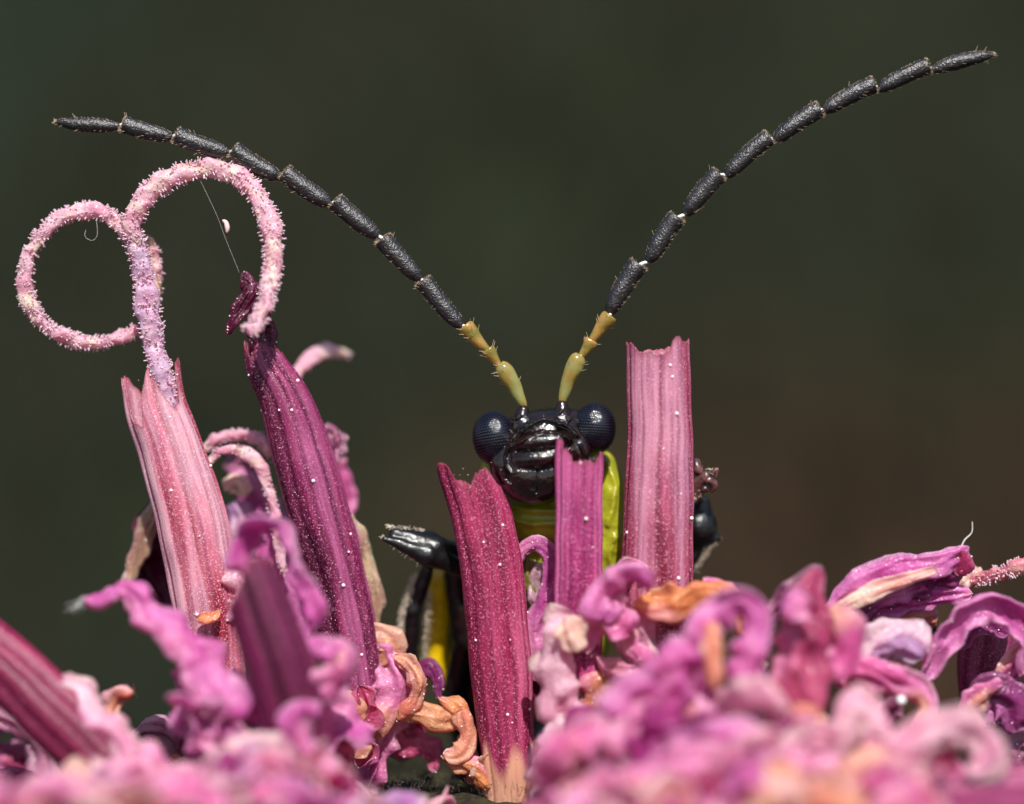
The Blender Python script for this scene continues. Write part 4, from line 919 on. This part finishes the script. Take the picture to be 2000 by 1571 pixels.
petal('corolla_lobe', [(1440, 1600, -5, 40), (1450, 1520, -5, 44), (1484, 1460, -5, 40), (1530, 1450, -5, 30)], 'pale', f, 90, (0, 40), ruffle=.16)
petal('corolla_lobe', [(1540, 1600, -5.2, 40), (1524, 1530, -5.2, 40), (1500, 1490, -5.1, 30)], 'peach', f, 90, ruffle=.14)

# ------------------------------------------------------------------ crumpled florets that fill the head between and in front of the named ones
def crumpled(px, py, y, label, pals, n, spread, height, wd=(22, 38), seed=0):
    rnd = random.Random(seed); f = floret(px, py + height, y, label)
    for k in range(n):
        x = px + rnd.uniform(-spread, spread); z = py + height * rnd.uniform(.5, 1.0); yy = y + rnd.uniform(-1.1, 1.1)
        a = rnd.gauss(90, 35); pts = []; w0 = rnd.uniform(*wd)
        top = py + height * rnd.uniform(0, .35); m = rnd.randint(5, 7); turn = rnd.choice((-1, 1)) * rnd.uniform(15, 60)
        for i in range(m):
            pts.append((x, max(z, top), yy, w0 * (.8 + .5 * rnd.random()) * (.5 if i == m - 1 else 1)))
            st = rnd.uniform(34, 52); x += math.cos(R(a)) * st; z -= math.sin(R(a)) * st; yy += rnd.gauss(0, .28)
            if z < top: a = rnd.choice((-25, 205)); z = top + rnd.uniform(0, 12)
            a += turn + rnd.gauss(0, 22)
        petal('corolla_lobe', pts, rnd.choice(pals), f, rnd.uniform(60, 130) * rnd.choice((1, 1, 1, -1)), (0, rnd.uniform(-70, 70)), ruffle=rnd.uniform(.08, .2), lumps=.1, streak=rnd.uniform(0, .4), nu=11)
PK = ['pink', 'pale', 'violet', 'pale', 'cream', 'pink']
BIG = (34, 56)
crumpled(60, 1540, -5.2, 'pale pink blurred floret in the bottom left corner of the picture', PK, 12, 110, 130, BIG, 1)
crumpled(210, 1520, -5.0, 'cream pink blurred floret at the bottom, left of the mauve curl', PK, 12, 100, 150, BIG, 18)
crumpled(340, 1525, -4.8, 'pale pink blurred floret at the bottom, below the mauve curl', PK + ['rose'], 12, 90, 140, BIG, 2)
crumpled(470, 1490, -4.2, 'violet pink blurred floret at the bottom, below the ribbon petal', ['violet', 'pink', 'violet', 'pale', 'magenta'], 14, 90, 160, BIG, 3)
crumpled(610, 1480, -4.2, 'lilac pink blurred floret at the bottom, below the short dark tube', ['violet', 'pink', 'lilac', 'pale'], 14, 80, 170, BIG, 4)
crumpled(690, 1540, -1.6, 'pink crumpled floret at the bottom left of the dark gap', ['pink', 'pale', 'mauve'], 7, 45, 120, (26, 40), 5)
crumpled(1190, 1430, -2.6, 'pink crumpled floret low behind the violet petals right of centre', ['pink', 'pale', 'violet', 'peach'], 11, 60, 190, BIG, 6)
crumpled(1330, 1370, -3.0, 'violet crumpled floret behind the blurred violet petals right of centre', ['violet', 'pink', 'rose', 'magenta'], 13, 80, 200, BIG, 7)
crumpled(1470, 1360, -2.6, 'pink crumpled floret between the violet floret and the tall rose petal', ['pink', 'violet', 'pale', 'pale'], 13, 70, 200, BIG, 8)
crumpled(1630, 1400, -2.6, 'rose crumpled floret below the lavender petals', ['pink', 'rose', 'pale', 'violet', 'peach'], 12, 90, 200, BIG, 9)
crumpled(1220, 1540, -5.2, 'pink blurred petals at the bottom edge right of the pale column', PK, 11, 100, 120, BIG, 10)
crumpled(1400, 1500, -4.8, 'violet pink blurred petals at the bottom edge below the large violet floret', ['pink', 'violet', 'pale', 'rose'], 12, 90, 150, BIG, 19)
crumpled(1560, 1520, -5.2, 'cream pink blurred petals at the bottom edge below the tall rose petal', ['pale', 'cream', 'pink', 'peach'], 13, 110, 130, BIG, 11)
crumpled(1730, 1510, -4.0, 'pink crumpled floret at the bottom right behind the magenta tube', ['rose', 'pink', 'pale'], 11, 80, 130, BIG, 12)
crumpled(430, 1300, -1.4, 'violet crumpled petals at the foot of the pale left tube', ['violet', 'pink', 'pale'], 9, 50, 190, (28, 42), 13)
crumpled(600, 1330, -1.6, 'pink crumpled petals at the foot of the dark magenta tube', ['pink', 'violet', 'pale', 'rose'], 11, 70, 210, (28, 44), 14)
crumpled(1920, 1560, -2.0, 'maroon crumpled petals in the bottom right corner', ['maroon', 'purple', 'mauve'], 8, 100, 90, (26, 42), 15)
crumpled(1380, 1560, 1.0, 'dark wine red bits low behind the florets right of centre', ['maroon', 'purple', 'greenish'], 6, 90, 60, (24, 36), 16)
crumpled(220, 1560, 1.5, 'rose petals low behind the mauve curl at the bottom left', ['rose', 'mauve', 'maroon'], 8, 150, 80, (28, 42), 17)

# ------------------------------------------------------------------ silk threads and the hanging speck
V, F, *_ = rod([(390, 350, -.1, .22), (423, 420, -.1, .22), (442, 470, -.05, .22), (468, 534, 0, .22)], 5, 30)
g = MB(); g.add(V, F); tag(g.build('silk_thread', M_SILK), 'thin straight silk thread hanging inside the right coil of the style', 'thread')
V, F, *_ = rod([(434, 430, -.12, 2), (441, 435, -.12, 4.5), (444, 446, -.12, 5), (443, 456, -.12, 2)], 8, 16)
g = MB(); g.add(V, F); tag(g.build('plant_speck', M_GRAIN), 'tiny pale pink speck caught on the silk thread', 'speck')
V, F, *_ = rod([(188, 424, .0, .3), (190, 458, 0, .3), (180, 470, 0, .3), (166, 462, 0, .3), (168, 448, 0, .3)], 5, 24)
g = MB(); g.add(V, F); tag(g.build('silk_thread', M_SILK), 'tiny curled silk loop inside the left coil of the style', 'thread')
g = MB()
for k in range(14):
    p = P(165 + random.uniform(-4, 8), 1172 + random.uniform(-8, 8), -2.1); add_spike(g, p, np.array([-1, 0, -.35]) + rng.normal(0, .35, 3), random.uniform(.15, .45), .008, .003, sides=3)
tag(g.build('silk_tuft', M_SILK), 'wispy pale hairs at the tip of the ribbon petal on the left', 'hair', kind='stuff')
